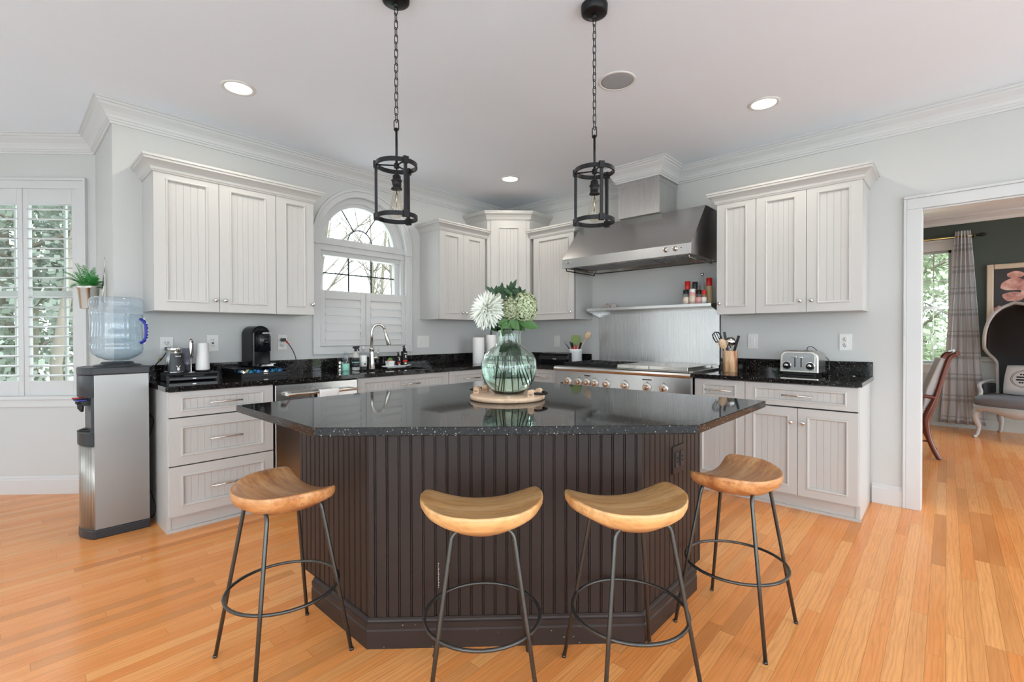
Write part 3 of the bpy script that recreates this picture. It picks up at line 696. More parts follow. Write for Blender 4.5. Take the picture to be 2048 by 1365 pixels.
# grates: left half, two modules; then griddle covers
for gx in (.055, .345):
    b = MB(); x0, x1, y0, y1, z = gx, gx+.275, .075, .575, .938
    for (ya, yb) in ((y0, y0+.012), (y1-.012, y1), ((y0+y1)/2-.006, (y0+y1)/2+.006)): b.box(x0, ya, z, x1, yb, z+.018)
    for (xa, xb) in ((x0, x0+.012), (x1-.012, x1)): b.box(xa, y0, z, xb, y1, z+.018)
    for cy in (.20, .45):
        for k in range(8):
            a = pi*k/4; cx0 = (x0+x1)/2; b.box(0, 0, 0, .0001, .0001, .0001) if 0 else None
            p0 = (cx0+.035*cos(a), cy+.035*sin(a), z+.010); p1 = (cx0+.125*cos(a), cy+.118*sin(a), z+.010); b.tube([p0, p1], .006, 6)
    b.box(x0, y0-.006, z-.014, x1, y0+.006, z+.012)
    b.build('grate', 'blackmetal', rg, bevel=.002)
    for cy in (.20, .45):
        b = MB(); b.lathe([(.055, 0), (.052, .008), (.03, .012), (.028, .018), (1e-7, .018)], ((x0+x1)/2, cy, .922), 24); b.build('burner', 'black', rg)
for gx, gw in ((.640, .30), (.944, .33)):
    b = MB(); b.box(gx, .068, .926, gx+gw, .58, .958); b.box(gx+gw*.38, .062, .938, gx+gw*.62, .069, .950); b.build('griddle_cover', 'nickel', rg, bevel=.006)

# steel back panel with warming shelf
bp = thing('range_backguard', 'stainless back panel with shelf on the wall behind the range', 'backguard', (XR, 2.702, 0), -90)
MB().box(0, -.012, .93, 1.228, 0, 1.43).build('panel', 'steelv', bp)
b = MB(); b.box(.0, -.25, 1.462, 1.24, 0, 1.466); b.box(0, -.252, 1.462, 1.24, -.246, 1.488); b.box(0, -.006, 1.40, 1.24, 0, 1.50); b.build('shelf', 'steel', bp, bevel=.001)
for x in (.0, 1.236):
    b = MB(); b.prism([(0, 1.40), (-.246, 1.462), (-.246, 1.484), (0, 1.484)], x, x+.004, 'x'); b.build('bracket', 'steeld', bp)
MB().box(1.229, -.013, .93, 1.2345, 0, 1.43).build('edge_strip', 'black', bp)

# ---------------------------------------------------------------- range hood
hd = thing('range_hood', 'stainless steel wall hood with sloped front and chimney', 'hood', (3.686, 2.737, 0), -90)
HW = 1.256; D = .618
b = MB(); sd = [(0, 1.862), (0, 1.946), (.300, 2.300), (D, 2.300), (D, 1.862)]
# canopy as a shell open below
for x in (0, HW-.012): b.prism(sd, x, x+.012, 'x')
b.prism([(0, 1.862), (0, 1.946), (.300, 2.300), (.300, 2.288), (.012, 1.944), (.012, 1.862)], .012, HW-.012, 'x')
b.prism([(.300, 2.288), (.300, 2.300), (D, 2.300), (D, 2.288)], .012, HW-.012, 'x'); b.prism([(D-.01, 1.862), (D-.01, 2.288), (D, 2.288), (D, 1.862)], .012, HW-.012, 'x')
b.build('canopy', 'steel', hd)
b = MB(); b.prism([(.055, 1.862), (.075, 1.905), (.50, 1.905), (.53, 1.862), (.52, 1.862), (.49, 1.895), (.08, 1.895), (.065, 1.862)], .012, HW-.012, 'x'); b.box(.012, .012, 1.864, HW-.012, .06, 1.868)
b.build('underside_panel', 'steel', hd)
for i in range(3):
    b = MB(); xa = .05+i*.39
    for k in range(12): b.box(xa+k*.031, .10, 1.88, xa+k*.031+.018, .48, 1.897)
    b.build('baffle_filter', 'steeld', hd)
for x in (.33, .62, .98):
    b = MB(); b.lathe([(1e-7, -.004), (.026, -.004), (.032, 0), (.032, .008), (1e-7, .008)], (x, .036, 1.862), 18); b.build('hood_lamp', 'chrome', hd)
for x in (1.075, 1.14): MB().box(x-.013, .052, 1.866, x+.013, .062, 1.889).build('rocker_switch', 'redglow', hd, bevel=.002)
for x in (1.048, 1.126):
    b = MB(); b.lathe([(1e-7, -.020), (.015, -.020), (.017, -.016), (.018, -.003), (.021, -.002), (.021, .001), (1e-7, .001)], (x, 0, 1.912), 22, 0, 'y'); b.box(x-.002, -.0235, 1.902, x+.002, -.020, 1.924, 1); b.build('knob', ['nickel', 'black'], hd)
b = MB(); b.lathe([(1e-7, -.003), (.004, -.003), (.004, .001), (1e-7, .001)], (1.175, 0, 1.915), 10, 0, 'y'); b.build('indicator', 'black', hd)
b = MB(); b.box(.035, -.004, 1.900, .095, .001, 1.922); b.lathe([(1e-7, -.006), (.009, -.006), (.009, 0), (1e-7, 0)], (.052, 0, 1.911), 14, 0, 'y'); b.build('badge', 'chrome', hd, bevel=.001)
cx0, cx1 = 2.737-chim[2], 2.737-chim[1]; cy = chim[0]-3.686
b = MB(); b.box(cx0+.006, cy+.006, 2.300, cx1-.006, D, H-.12); b.box(cx0, cy, 2.58, cx1, D, H-.10); b.build('chimney', 'steelv', hd, bevel=.003)
for (xa, lab) in ((.03, 0), (HW-.03, 1)):
    b = MB(); b.tube([(xa, .03, 1.862), (xa, .03, 1.838), (xa, .52, 1.838), (xa, .52, 1.862)], .0055, 8); b.build('utensil_rail', 'blackmetal' if not lab else 'nickel', hd)
# white painted soffit box carrying the crown around the chimney
o = MB().box(0, 0, 0, 1e-3, 1e-3, 1e-3); del o

# ---------------------------------------------------------------- kitchen island
P_ = [(.975, 1.66), (1.73, .893), (2.335, .893), (2.335, 2.283), (.975, 2.283)]
isl = thing('kitchen_island', 'dark brown beadboard island with clipped corner below the black granite top', 'island', (1.655, 1.588, 0))
Tw = Matrix.Translation((-1.655, -1.588, 0))
b = MB(Tw); q = .016
ins = [(.975+q, 1.66+q*.42), (1.73+q*.42, .893+q), (2.335-.02, .893+q), (2.335-.02, 2.283-.02), (.975+q, 2.283-.02)]
b.prism(ins, .11, .884, 'z'); b.prism([(1.02, 1.70), (1.76, .94), (2.25, .94), (2.25, 2.13), (1.02, 2.13)], 0, .11, 'z'); b.build('cabinet_core', 'brown', isl)
def beadwall(p, q_, z0, z1, name, per=.0462):
    p, q_ = Vector(p), Vector(q_); L = (q_-p).length; d = (q_-p)/L; nrm = Vector((d.y, -d.x))      # outward = right of travel
    b = MB(Tw); xs = [(0, -.014), (0, 0)]; n = round(L/per); s_ = L/n
    for i in range(n):
        a = i*s_
        for g_ in (s_*.5-.0034, s_*.5+.0034): xs += [(a+g_-.0022, 0), (a+g_-.0012, -.006), (a+g_+.0012, -.006), (a+g_+.0022, 0)]
    xs += [(L, 0), (L, -.014)]; vs = []
    for u, w_ in xs: P2 = p+d*u+nrm*w_; vs += [(P2.x, P2.y, z0), (P2.x, P2.y, z1)]
    b.add(vs, [(2*i, 2*i+2, 2*i+3, 2*i+1) for i in range(len(xs)-1)]); return b.build(name, 'brown', isl)
beadwall(P_[0], P_[1], .02, .884, 'front_beadboard_panel'); beadwall(P_[4], P_[0], .11, .884, 'side_beadboard_panel', .0455); beadwall(P_[1], P_[2], .11, .884, 'side_beadboard_panel', .0455)
b = MB(Tw)
TP = [(0, 0), (.018, 0), (.018, .068), (.014, .074), (.014, .078), (.017, .080), (.017, .098), (.011, .102), (.009, .108), (.003, .114), (0, .114)]
b.sweep(TP, [(2.25, .893), (1.73, .893), (.975, 1.66), (.975, 2.13)][::1], z=0)
b.build('base_molding', 'brown', isl)
b = MB(Tw); rnd = random.Random(9); pa, pb = Vector((.975, 1.66)), Vector((1.73, .893)); dd = (pb-pa).normalized(); nn_ = Vector((dd.y, -dd.x)); LL = (pb-pa).length
for k in range(14):
    u = rnd.uniform(.05, LL-.05); z = rnd.choice((.006, .03, .055, .066, .09)); o_ = .0186 if z < .07 else .0178; w_, h_ = rnd.uniform(.002, .006), rnd.uniform(.0015, .004)
    q0 = pa+dd*u+nn_*o_; q1 = q0+dd*w_; b.add([(q0.x, q0.y, z), (q1.x, q1.y, z+h_*.3), ((q1.x+q0.x)/2, (q1.y+q0.y)/2, z+h_)], [(0, 1, 2)])
for k in range(16):
    z = .32-.10*k/16; q0 = pa+dd*(.268+rnd.uniform(-.001, .001))+nn_*.0006; q1 = q0+dd*rnd.uniform(.001, .003); b.add([(q0.x, q0.y, z), (q1.x, q1.y, z), (q1.x, q1.y, z+.004), (q0.x, q0.y, z+.003)], [(0, 1, 2, 3)])
b.build('paint_chips', 'ceramic', isl)
# the sweep wants the outside on its left, so travel runs right to left
b = MB(Tw)
for (xa, xb) in ((1.02, 1.66), (1.67, 2.31)):
    b.box(xa, 2.263, .12, xb, 2.283, .87)
for (ya, yb) in ((.92, 1.58), (1.59, 2.25)): b.box(2.315, ya, .12, 2.335, yb, .87)
b.build('cabinet_door', 'brown', isl, bevel=.003)
it = MB(); it.prism([(.704-1.655, 2.300-1.588), (.704-1.655, 1.540-1.588), (1.597-1.655, .615-1.588), (2.395-1.655, .615-1.588), (2.395-1.655, 2.300-1.588)], .884, .914, 'z')
it = it.build('island_countertop', 'granite', bevel=.003); place(it, (1.655, 1.588, 0)); tag(it, 'large polished black granite top with clipped corner on the brown island', 'countertop')
# bronze outlet plate on the island side
b = MB(); b.box(-.058, -.007, -.058, .058, 0, .058); b.build
o = thing('switch_plate', 'dark bronze outlet plate on the right side of the island', 'outlet', (2.069, .893, .662), 0)
MB().box(-.060, -.007, -.062, .060, 0, .062).build('plate', 'brown', o, bevel=.003)
for x in (-.026, .026):
    b = MB(); b.box(x-.017, -.011, -.034, x+.017, -.006, .034); b.box(x-.003, -.016, .006, x+.003, -.011, .012); b.box(x-.003, -.016, -.012, x+.003, -.011, -.006); b.build('receptacle', 'charcoal', o, bevel=.001)

# ---------------------------------------------------------------- outlets and switches on the walls
def outlet(label, loc, rot, kind='outlet', w=.078, h=.125):
    o = thing('power_outlet' if kind in ('outlet', 'gfci') else 'light_switch', label, 'outlet' if kind in ('outlet', 'gfci') else 'switch', loc, rot)
    MB().box(-w/2, -.006, -h/2, w/2, 0, h/2).build('plate', 'ivory', o, bevel=.002)
    if kind == 'outlet':
        for z in (-.021, .021):
            b = MB(); b.lathe([(1e-7, -.003), (.0165, -.003), (.0175, 0), (1e-7, 0)], (0, -.006, z), 20, 0, 'y')
            for x in (-.0065, .0065): b.box(x-.0013, -.0095, z-.002, x+.0013, -.0088, z+.008, 1)
            b.lathe([(1e-7, -.0035), (.0028, -.0035), (.0028, -.003), (1e-7, -.003)], (0, -.006, z-.008), 8, 1, 'y'); b.build('receptacle', ['ivory', 'black'], o)
    elif kind == 'gfci':
        b = MB(); b.box(-.0165, -.009, -.034, .0165, -.005, .034)
        for z in (-.022, .022):
            for x in (-.0065, .0065): b.box(x-.0015, -.0098, z-.004, x+.0015, -.0088, z+.006, 1)
        b.box(-.008, -.0105, .001, .008, -.009, .007, 1); b.box(-.008, -.0105, -.007, .008, -.009, -.001, 1); b.build('receptacle', ['ivory', 'black'], o)
    else:
        n = 3 if kind == 'triple' else 1
        for i in range(n):
            x = (i-(n-1)/2)*.038; b = MB(); b.box(x-.0165, -.009, -.034, x+.0165, -.005, .034); b.box(x-.012, -.012, -.002, x+.012, -.008, .028); b.build('rocker', 'ivory', o, bevel=.001)
    return o
outlet('white outlet with a black plug behind the dark canister', (.800, YW, 1.150), 0, 'outlet')
outlet('white outlet behind the pale canister, left of the coffee maker', (1.084, YW, 1.166), 0, 'gfci')
outlet('white outlet with a black and red plug right of the coffee maker', (1.588, YW, 1.166), 0, 'outlet')
outlet('triple white switch plate right of the arched window', (3.020, YW, 1.153), 0, 'triple', .15, .125)
outlet('white switch plate left of the utensil crock near the range', (XR, 3.27, 1.15), -90, 'single')
outlet('white switch plate above the counter left of the toaster', (XR, 1.205, 1.164), -90, 'single')
outlet('white outlet on the wall right of the toaster', (XR, .562, 1.161), -90, 'outlet')

# ================================================================ BAR STOOLS
def make_stool(label, seatmat, loc, rot):
    """local +x points to the straight edge of the D-shaped saddle seat"""
    s = thing('bar_stool', label, 'stool', loc, rot, 'bar stools around the island')
    half = [(.100, 0), (.103, .07), (.112, .14), (.113, .180), (.092, .206), (.04, .215), (-.03, .204), (-.10, .165), (-.152, .095), (-.174, 0)]
    pts = half+[(x, -y) for x, y in half[-2:0:-1]]
    ol = [(p.x, p.y) for p in catmull([(x, y, 0) for x, y in pts], 5)]
    cx_, cy_ = -.02, 0.0
    def top(x, y, f):
        r = abs(y)/.20; back = max(0, -x-.01)/.155
        return .629+.036*min(1.0, r)**2.2+.026*min(1, back)**2*(1-.3*r)*f**2
    rings = []
    for f in (.25, .5, .7, .85, .94): rings.append([(cx_+(x-cx_)*f, cy_+(y-cy_)*f, top(cx_+(x-cx_)*f, (y-cy_)*f, f)) for x, y in ol])
    for f, dz in ((.98, -.001), (.997, -.004), (1.0, -.012), (.99, -.026), (.945, -.042), (.85, -.055)): rings.append([(cx_+(x-cx_)*f, cy_+(y-cy_)*f, top(x, y, 1)+dz) for x, y in ol])
    for f in (.6, .3): rings.append([(cx_+(x-cx_)*f, cy_+(y-cy_)*f, .574+.010*(abs(y)/.2)**2*f) for x, y in ol])
    n = len(ol); vs = [(cx_, 0, .629)]+[p for r_ in rings for p in r_]+[(cx_, 0, .572)]
    fs = [(0, 1+j, 1+(j+1) % n) for j in range(n)]
    for i in range(len(rings)-1):
        for j in range(n): a = 1+i*n+j; c_ = 1+i*n+(j+1) % n; fs.append((a, a+n, c_+n, c_))
    l_ = 1+(len(rings)-1)*n; fs += [(l_+j, len(vs)-1, l_+(j+1) % n) for j in range(n)]
    Tm = Matrix.Rotation(R(90), 4, 'Z')       # grain runs across the seat: mesh in rotated frame
    b = MB(Tm.inverted()); b.add(vs, fs, 0, True); se = b.build('seat', seatmat, s); se.rotation_euler = (0, 0, R(90))
    a_, b_ = .1783, .0985
    for sx in (-1, 1):
        for sy in (-1, 1):
            P = lambda z: Vector((sx*(a_+(b_-a_)*z/.585), sy*(a_+(b_-a_)*z/.585), z))
            p = [P(0), P(.3), P(.555)]; e_ = P(.588); t_ = Vector((e_.x, sy*.062, .593))
            for k in range(1, 6):
                u = k/6; p.append(P(.555)*(1-u)**2+e_*2*u*(1-u)+t_*u*u)
            p += [t_, Vector((e_.x, 0, .593))]
            b = MB(); b.tube(p, .0072, 10); b.lathe([(.0085, 0), (.0085, .008), (.0072, .009)], tuple(P(0)), 10); b.build('leg', 'legmetal', s)
    zr = .262; rr = (a_+(b_-a_)*zr/.585)*sqrt(2)-.004
    b = MB(); b.tube([(rr*cos(2*pi*i/40), rr*sin(2*pi*i/40), zr) for i in range(40)], .0062, 8, closed=True); b.build('foot_ring', 'legmetal', s)
    return s
make_stool('bar stool with figured wood seat at the left side of the island', 'walnut', (.731, 1.866, 0), 2.4)
make_stool('bar stool facing straight onto the island front, left of the front pair', 'teak', (1.121, 1.174, 0), 47.4)
make_stool('turned bar stool right of centre before the island front', 'teak', (1.487, .815, 0), 55.7)
make_stool('bar stool at the right side of the island before the white cabinets', 'walnut', (2.103, .655, 0), 86)

# ================================================================ PENDANTS
def make_pendant(label, x, y, rot):
    p = thing('pendant_light', label, 'pendant lamp', (x, y, 0), rot, 'caged pendants above the island')
    b = MB(); b.lathe([(.02, -.045), (.052, -.040), (.060, -.034), (.062, -.004), (.062, 0)], (0, 0, H), 32); b.lathe([(1e-7, -.062), (.008, -.06), (.012, -.05), (.012, -.04)], (0, 0, H), 12); b.build('canopy', 'blackmetal', p)
    b = MB(); z = H-.058; i = 0; zend = 2.185
    n = int((z-zend)/.0305); st = (z-zend)/n
    for i in range(n):
        zc = z-st*(i+.5); pts = []
        for k in range(14):
            a = 2*pi*k/14; u = .0078*cos(a); w_ = (.0125 if sin(a) > 0 else -.0125)+.0078*sin(a)
            an = R(35+90*(i % 2)); pts.append((u*cos(an), u*sin(an), zc+w_))
        b.tube(pts, .0019, 6, closed=True)
    b.build('chain', 'blackmetal', p)
    b = MB(); pts = []
    for k in range(16):
        a = 2*pi*k/16; u = .012*cos(a); w_ = (.016 if sin(a) > 0 else -.016)+.010*sin(a); pts.append((u*.8, u*.6, 2.168+w_))
    b.tube(pts, .0024, 6, closed=True); b.cyl((0, 0, 2.147), (0, 0, 1.985), .0055, n=10); b.cyl((0, 0, 2.147), (0, 0, 2.155), .008, n=10)
    b.lathe([(.012, 1.975), (.012, 1.995), (.006, 2.0)], (0, 0, 0), 12)
    b.cyl((0, 0, 1.985), (0, 0, 1.945), .004, n=8); b.build('stem', 'blackmetal', p)
    for z in (1.987, 1.753):
        b = MB(); n = 48; ro, ri, hh = .093, .085, .0095
        vs = [];
        for k in range(n):
            a = 2*pi*k/n
            for r_, dz in ((ri, -hh), (ro, -hh), (ro, hh), (ri, hh)): vs.append((r_*cos(a), r_*sin(a), z+dz))
        b.add(vs, [(k*4+j, ((k+1) % n)*4+j, ((k+1) % n)*4+(j+1) % 4, k*4+(j+1) % 4) for k in range(n) for j in range(4)][::1])
        b.build('ring', 'blackmetal', p, bevel=.001)
    for k in range(3):
        a = 2*pi*k/3; Tm = Matrix.Rotation(a, 4, 'Z')
        b = MB(Tm); b.box(.084, -.0065, 1.745, .096, .0065, 1.995)
        for z in (1.987, 1.753): b.box(.082, -.012, z-.015, .101, .012, z+.015)
        b.build('upright', 'blackmetal', p, bevel=.0012)
        b = MB(Tm); b.cyl((0, 0, 1.987), (.088, 0, 1.987), .0035, n=8); b.build('spoke', 'blackmetal', p)
    b = MB(); b.lathe([(.006, .0), (.0215, .0), (.0245, -.0), (.0245, .006), (.021, .008), (.021, .036), (.0245, .038), (.0245, .042), (.019, .046), (.018, .062), (.008, .070), (1e-7, .072)], (0, 0, 1.878), 24); b.build('socket', 'blackmetal', p)
    b = MB(); b.lathe([(1e-7, -.135), (.012, -.133), (.024, -.124), (.031, -.108), (.032, -.098), (.026, -.07), (.019, -.035), (.0135, -.005), (.013, .0)], (0, 0, 1.884), 24); b.build('bulb', 'bulb', p)
    b = MB()
    for k in range(5):
        a = 2*pi*k/5; b.tube([(.004*cos(a), .004*sin(a), 1.865), (.015*cos(a), .015*sin(a), 1.80), (.011*cos(a+.6), .011*sin(a+.6), 1.775)], .0007, 4)
    b.cyl((0, 0, 1.88), (0, 0, 1.80), .0022, n=6); b.build('filament', 'nickel', p)
    return p
make_pendant('left caged black pendant with pear bulb, hanging before the arched window', 1.222, 1.832, -137.3+38)
make_pendant('right caged black pendant with pear bulb, hanging before the range hood', 1.896, 1.219, -137.3+10)

# ---------------------------------------------------------------- recessed downlights and speaker
for i, (x, y) in enumerate(DOWNLIGHTS):
    lab = ('round recessed downlight left of the left pendant chain', 'round recessed downlight on the right side of the ceiling', 'round recessed downlight near the far kitchen corner')[i] if i < 3 else 'recessed downlight behind the camera'
    d = thing('downlight', lab, 'ceiling light', (x, y, H), 0, 'recessed downlights')
    b = MB(); b.lathe([(.072, -.001), (.078, -.007), (.094, -.005), (.098, 0)], (0, 0, 0), 40); b.build('trim_ring', 'whiteplastic', d)
    b = MB(); b.lathe([(1e-7, -.0045), (.072, -.0035), (.074, -.002), (1e-7, -.001)], (0, 0, 0), 40); b.build('diffuser', 'glow', d)
d = thing('ceiling_speaker', 'round grey ceiling speaker beside the right pendant chain', 'speaker', (2.545, 1.476, H))
b = MB(); b.lathe([(.094, -.001), (.096, -.006), (.108, -.005), (.113, 0)], (0, 0, 0), 48); b.build('trim_ring', 'whiteplastic', d)
b = MB(); b.lathe([(1e-7, -.005), (.08, -.0045), (.095, -.003), (.095, -.001), (1e-7, -.001)], (0, 0, 0), 48); b.build('grille', 'greyplastic', d)

# ================================================================ WATER COOLER
wc = thing('water_cooler', 'tall stainless and black water cooler at the left end of the cabinets', 'water dispenser', (.345, 3.745, 0))
b = MB(); b.box(.035, 0, .055, .300, .30, .985); b.build('steel_side', 'steelc', wc, bevel=.002)
def bowfront(x0, xb, y0, y1, n=14, bow=.055):
    return [(x0+bow*(1-(1-(2*k/n-1)**2)), y0+(y1-y0)*k/n) for k in range(n+1)]+[(xb, y1), (xb, y0)]
b = MB(); b.prism(bowfront(-.025, .302, -.004, .304), 0, .055, 'z'); b.build('base', 'charcoal', wc, bevel=.006)
b = MB(); b.prism(bowfront(-.03, .306, -.006, .306), .985, 1.030, 'z'); b.lathe([(.125, 0), (.118, .012), (.085, .016), (.08, .03), (1e-7, .03)], (.165, .15, 1.028), 36); b.build('top_cover', 'charcoal', wc, bevel=.006)
b = MB(); b.prism(bowfront(-.022, .04, .002, .298), .055, .56, 'z'); b.build('perforated_front', 'perf', wc) if 0 else None
mp = mat('perforated_metal', (.42, .40, .37), .35, .8); g = N(mp); o_ = g.obj(); vv = g.n('TexVoronoi'); vv.inputs['Scale'].default_value = 170; vv.inputs['Randomness'].default_value = 0; g.l(o_, vv.inputs['Vector'])
g.col(g.ramp(vv.outputs['Distance'], [(.30, (.06, .055, .05)), (.42, (.5, .48, .44))])); M['perf'] = mp
b = MB(); b.prism(bowfront(-.022, .036, .002, .298), .055, .56, 'z', sm=True); b.build('perforated_front', 'perf', wc)
b = MB(); b.prism(bowfront(-.028, .036, -.002, .302), .56, .64, 'z', sm=False); b.build('drip_tray', 'charcoal', wc, bevel=.004)
b = MB(); b.lathe([(.06, 0), (.06, .004), (.05, .004), (.048, .001), (1e-7, .001)], (.03, .15, .64), 20); b.build('drip_grille', 'black', wc)
b = MB(); b.box(.022, .004, .56, .036, .296, .87); b.build('recess_panel', 'charcoal', wc)
b = MB(); b.prism(bowfront(-.028, .036, -.002, .302), .85, .985, 'z', sm=True); b.build('upper_front', 'charcoal', wc, bevel=.004)
for y, m_ in ((.075, 'blue'), (.15, 'black'), (.225, 'red')):
    b = MB(); b.box(-.012, y-.012, .80, .03, y+.012, .83); b.box(-.03, y-.008, .80, -.01, y+.008, .812); b.cyl((-.012, y, .80), (-.012, y, .765), .010, .008, n=10); b.build('tap', 'black', wc, bevel=.002)
    b = MB(); b.prism([(-.045, .835), (-.04, .842), (.0, .832), (.02, .828), (.02, .820)], y-.014, y+.014, 'y'); 
    b = MB(); b.box(-.045, y-.014, .830, .012, y+.014, .838); b.build('tap_lever', m_, wc, bevel=.002)
# bottle
jg = thing('water_bottle', 'large upturned blue water bottle on top of the cooler', 'bottle', (.51, 3.895, 1.058))
pf = [(.026, -.02), (.026, .004), (.060, .010), (.100, .030), (.128, .052), (.134, .075), (.135, .10), (.129, .112), (.135, .124), (.1345, .18), (.131, .20), (.131, .27), (.1345, .285), (.135, .325), (.129, .333), (.135, .343), (.137, .375), (.134, .395), (.122, .406), (.06, .409), (1e-7, .408)]
b = MB(); b.lathe(pf, (0, 0, 0), 48); jb = b.build('bottle_shell', 'jug', jg)
pw = [(1e-7, .012), (.058, .013), (.098, .033), (.125, .054), (.131, .076), (.131, .10), (.126, .112), (.131, .124), (.131, .18), (.128, .2), (.128, .27), (.1305, .285), (.1305, .300), (1e-7, .300)]
b = MB(); b.lathe(pw, (0, 0, 0), 48); b.build('water', 'jugwater', jg)
b = MB(); pts = [(.108, -.088, .27), (.122, -.100, .262), (.132, -.112, .235), (.134, -.114, .19), (.132, -.112, .15), (.122, -.100, .125), (.108, -.088, .118)]
ang = R(-38); rot_ = lambda p: (.955*sqrt(p[0]**2+p[1]**2)*cos(ang), .955*sqrt(p[0]**2+p[1]**2)*sin(ang), p[2])
b.tube([rot_(p) for p in pts], .010, 8); b.build('handle', 'blue', jg)
b = MB()
for p in [rot_(q) for q in pts][1:-1]:
    for dz in (-.009, .009): b.ball((p[0]+.006*cos(ang), p[1]+.006*sin(ang), p[2]+dz), .0055, 8, 5)
b.build('handle_grip_dots', 'whiteplastic', jg)
b = MB(); b.cyl((.02, -.012, .14), (.02, -.012, .26), .0, n=4) if 0 else None
# cooler power cord
def cord(name, label, pts, r=.0032, m_='rubber', extra=None, loc=None):
    p0 = Vector(loc or pts[0]); b = MB(); b.tube([Vector(p)-p0 for p in catmull(pts, 8, False)], r, 7); o = b.build(name, m_); place(o, p0); tag(o, label, 'cord'); return o
cord('power_cord', 'black cord looping down behind the water cooler', [(.655, 3.93, .72), (.672, 3.86, .70), (.680, 3.82, .66), (.668, 3.88, .55), (.662, 3.96, .40), (.662, 3.95, .25), (.676, 3.86, .17), (.684, 3.80, .10), (.680, 3.85, .03), (.665, 3.95, .004)], .003)
c_ = cord('power_cord', 'black cord plugged in the left outlet running down behind the counter end', [(.800, YW-.03, 1.128), (.788, YW-.04, 1.10), (.765, YW-.035, 1.06), (.742, YW-.036, 1.035), (.71, YW-.05, 1.00), (.66, YW-.06, .955), (.655, YW-.03, .80), (.655, YW-.03, .55)], .0035)
MB().box(.785-.8, -.034, -.012, .815-.8, .017, .014).build('plug', 'black', c_, bevel=.004)
b = MB(); b.ball((-.045, -.01, -.065), .008, 8, 6); b.ball((-.052, -.008, -.078), .006, 8, 6); b.build('cord_tie', 'brasst', c_)

# ================================================================ WALL FERN
fp = thing('hanging_planter', 'steel wall planter with a bright green fern beside the nook window', 'plant', (.425, 4.40, 1.41))
b = MB(); b.lathe([(.046, 0), (.048, .004), (.060, .135), (.064, .138), (.066, .158), (.064, .160), (.060, .150), (.055, .148), (1e-7, .146)], (0, 0, 0), 36); b.build('pot', 'nickel', fp)
b = MB(); b.tube([(.062, 0, .145), (.075, .01, .16), (.082, 0, .24), (.078, -.01, .16), (.070, -.01, .06), (.086, 0, .04)], .005, 8); b.box(.080, -.02, .05, .089, .02, .26); b.tube([(.084, 0, .26), (.086, .004, .31), (.084, -.003, .35), (.086, 0, .37)], .002, 6); b.build('wall_bracket', 'nickel', fp)
b = MB(); rnd = random.Random(3)
for k in range(34):
    a = 2*pi*k/34+rnd.uniform(-.15, .15); L = rnd.uniform(.10, .18); el = rnd.uniform(.35, 1.4)
    if cos(a) > .5: L *= .55
    if k in (3, 11): L *= 1.35
    P = []; p = Vector((.02*cos(a), .02*sin(a), .148)); d = Vector((cos(a)*cos(el), sin(a)*cos(el), sin(el)))
    for i in range(15):
        P.append(p.copy()); p = p+d*L/14; d = (d+Vector((0, 0, -.075))).normalized()
    b.tube(P, .0009, 4)
    for i in range(2, 15):
        sl = .024*sin(pi*(i/15)**.75)+.004; dv = (P[min(i+1, 14)]-P[i-1]).normalized(); sd = dv.cross(Vector((0, 0, 1))).normalized()
        for s_ in (-1, 1):
            t = P[i]+sd*s_*sl+dv*sl*.45; wd = dv*.0016; b.add([P[i]-wd, P[i]+wd*1.2, (P[i]+t)/2+wd*1.5+Vector((0, 0, .002)), t, (P[i]+t)/2-wd], [(0, 1, 2, 3, 4)], 0)
b.build('fronds', 'fern', fp)

# ================================================================ COUNTER, LEFT SIDE
CZ = .9141
ob = thing('coffee_station_drawer', 'low black drawer box holding the canisters left of the coffee maker', 'organizer', (.742, 3.775, CZ), -2)
b = MB(); b.box(0, .0, .006, .305, .20, .044); b.box(.0, 0, .044, .305, .205, .052); b.box(-.003, -.004, .048, .308, .208, .054); b.build('box_body', 'black', ob, bevel=.002)
b = MB(); b.prism([(.012, .010), (.293, .010), (.293, .043), (.21, .043), (.195, .032), (.11, .032), (.095, .043), (.012, .043)], -.008, .001, 'y'); 
b = MB(); b.box(.012, -.008, .010, .293, .001, .034); b.box(.012, -.008, .034, .095, .001, .043); b.box(.210, -.008, .034, .293, .001, .043); b.build('drawer', 'blackgloss', ob, bevel=.0015)
MB().box(.145, -.009, .016, .165, -.007, .020).build('badge', 'nickel', ob)
for x, y in ((.01, .01), (.295, .01), (.01, .19), (.295, .19)): MB().box(x-.008, y-.008, 0, x+.008, y+.008, .007).build('foot', 'black', ob)
BZ = CZ+.0545
def simple(name, label, cat, loc, profs, rot=0, group=None, n=28):
    t = thing(name, label, cat, loc, rot, group)
    for nm, m_, pr in profs: b = MB(); b.lathe(pr, (0, 0, 0), n); b.build(nm, m_, t)
    return t
cn = simple('frother_jug', 'silver and black milk frother with a small pale animal emblem', 'frother', (.806, 3.865, BZ), [
    ('jug_body', 'nickel', [(.055, 0), (.056, .012), (.049, .10), (.044, .155), (1e-7, .155)]), ('base_ring', 'chrome', [(.058, -.0), (.058, .012), (.055, .014)]),
    ('lid', 'chrome', [(.040, .155), (.041, .157), (.041, .170), (.038, .173), (1e-7, .173)])])
b = MB()   # black front shield wraps the facing side
n = 14; vs = []
for j, z in enumerate((.008, .05, .10, .135)):
    r_ = .0565-.0105*(z/.14); w_ = (1.15, 1.05, .95, .86)[j]
    for i in range(n+1):
        a = R(-90+12)+(i/n-.5)*2*w_; vs.append(((r_+.003)*cos(a), (r_+.003)*sin(a), z))
b.add(vs, [(j*(n+1)+i, j*(n+1)+i+1, (j+1)*(n+1)+i+1, (j+1)*(n+1)+i) for j in range(3) for i in range(n)], 0, True); b.build('front_panel', 'charcoal', cn)
y_ = -.0585
Tm = Matrix.Rotation(R(10), 4, 'Z'); b = MB(Tm)
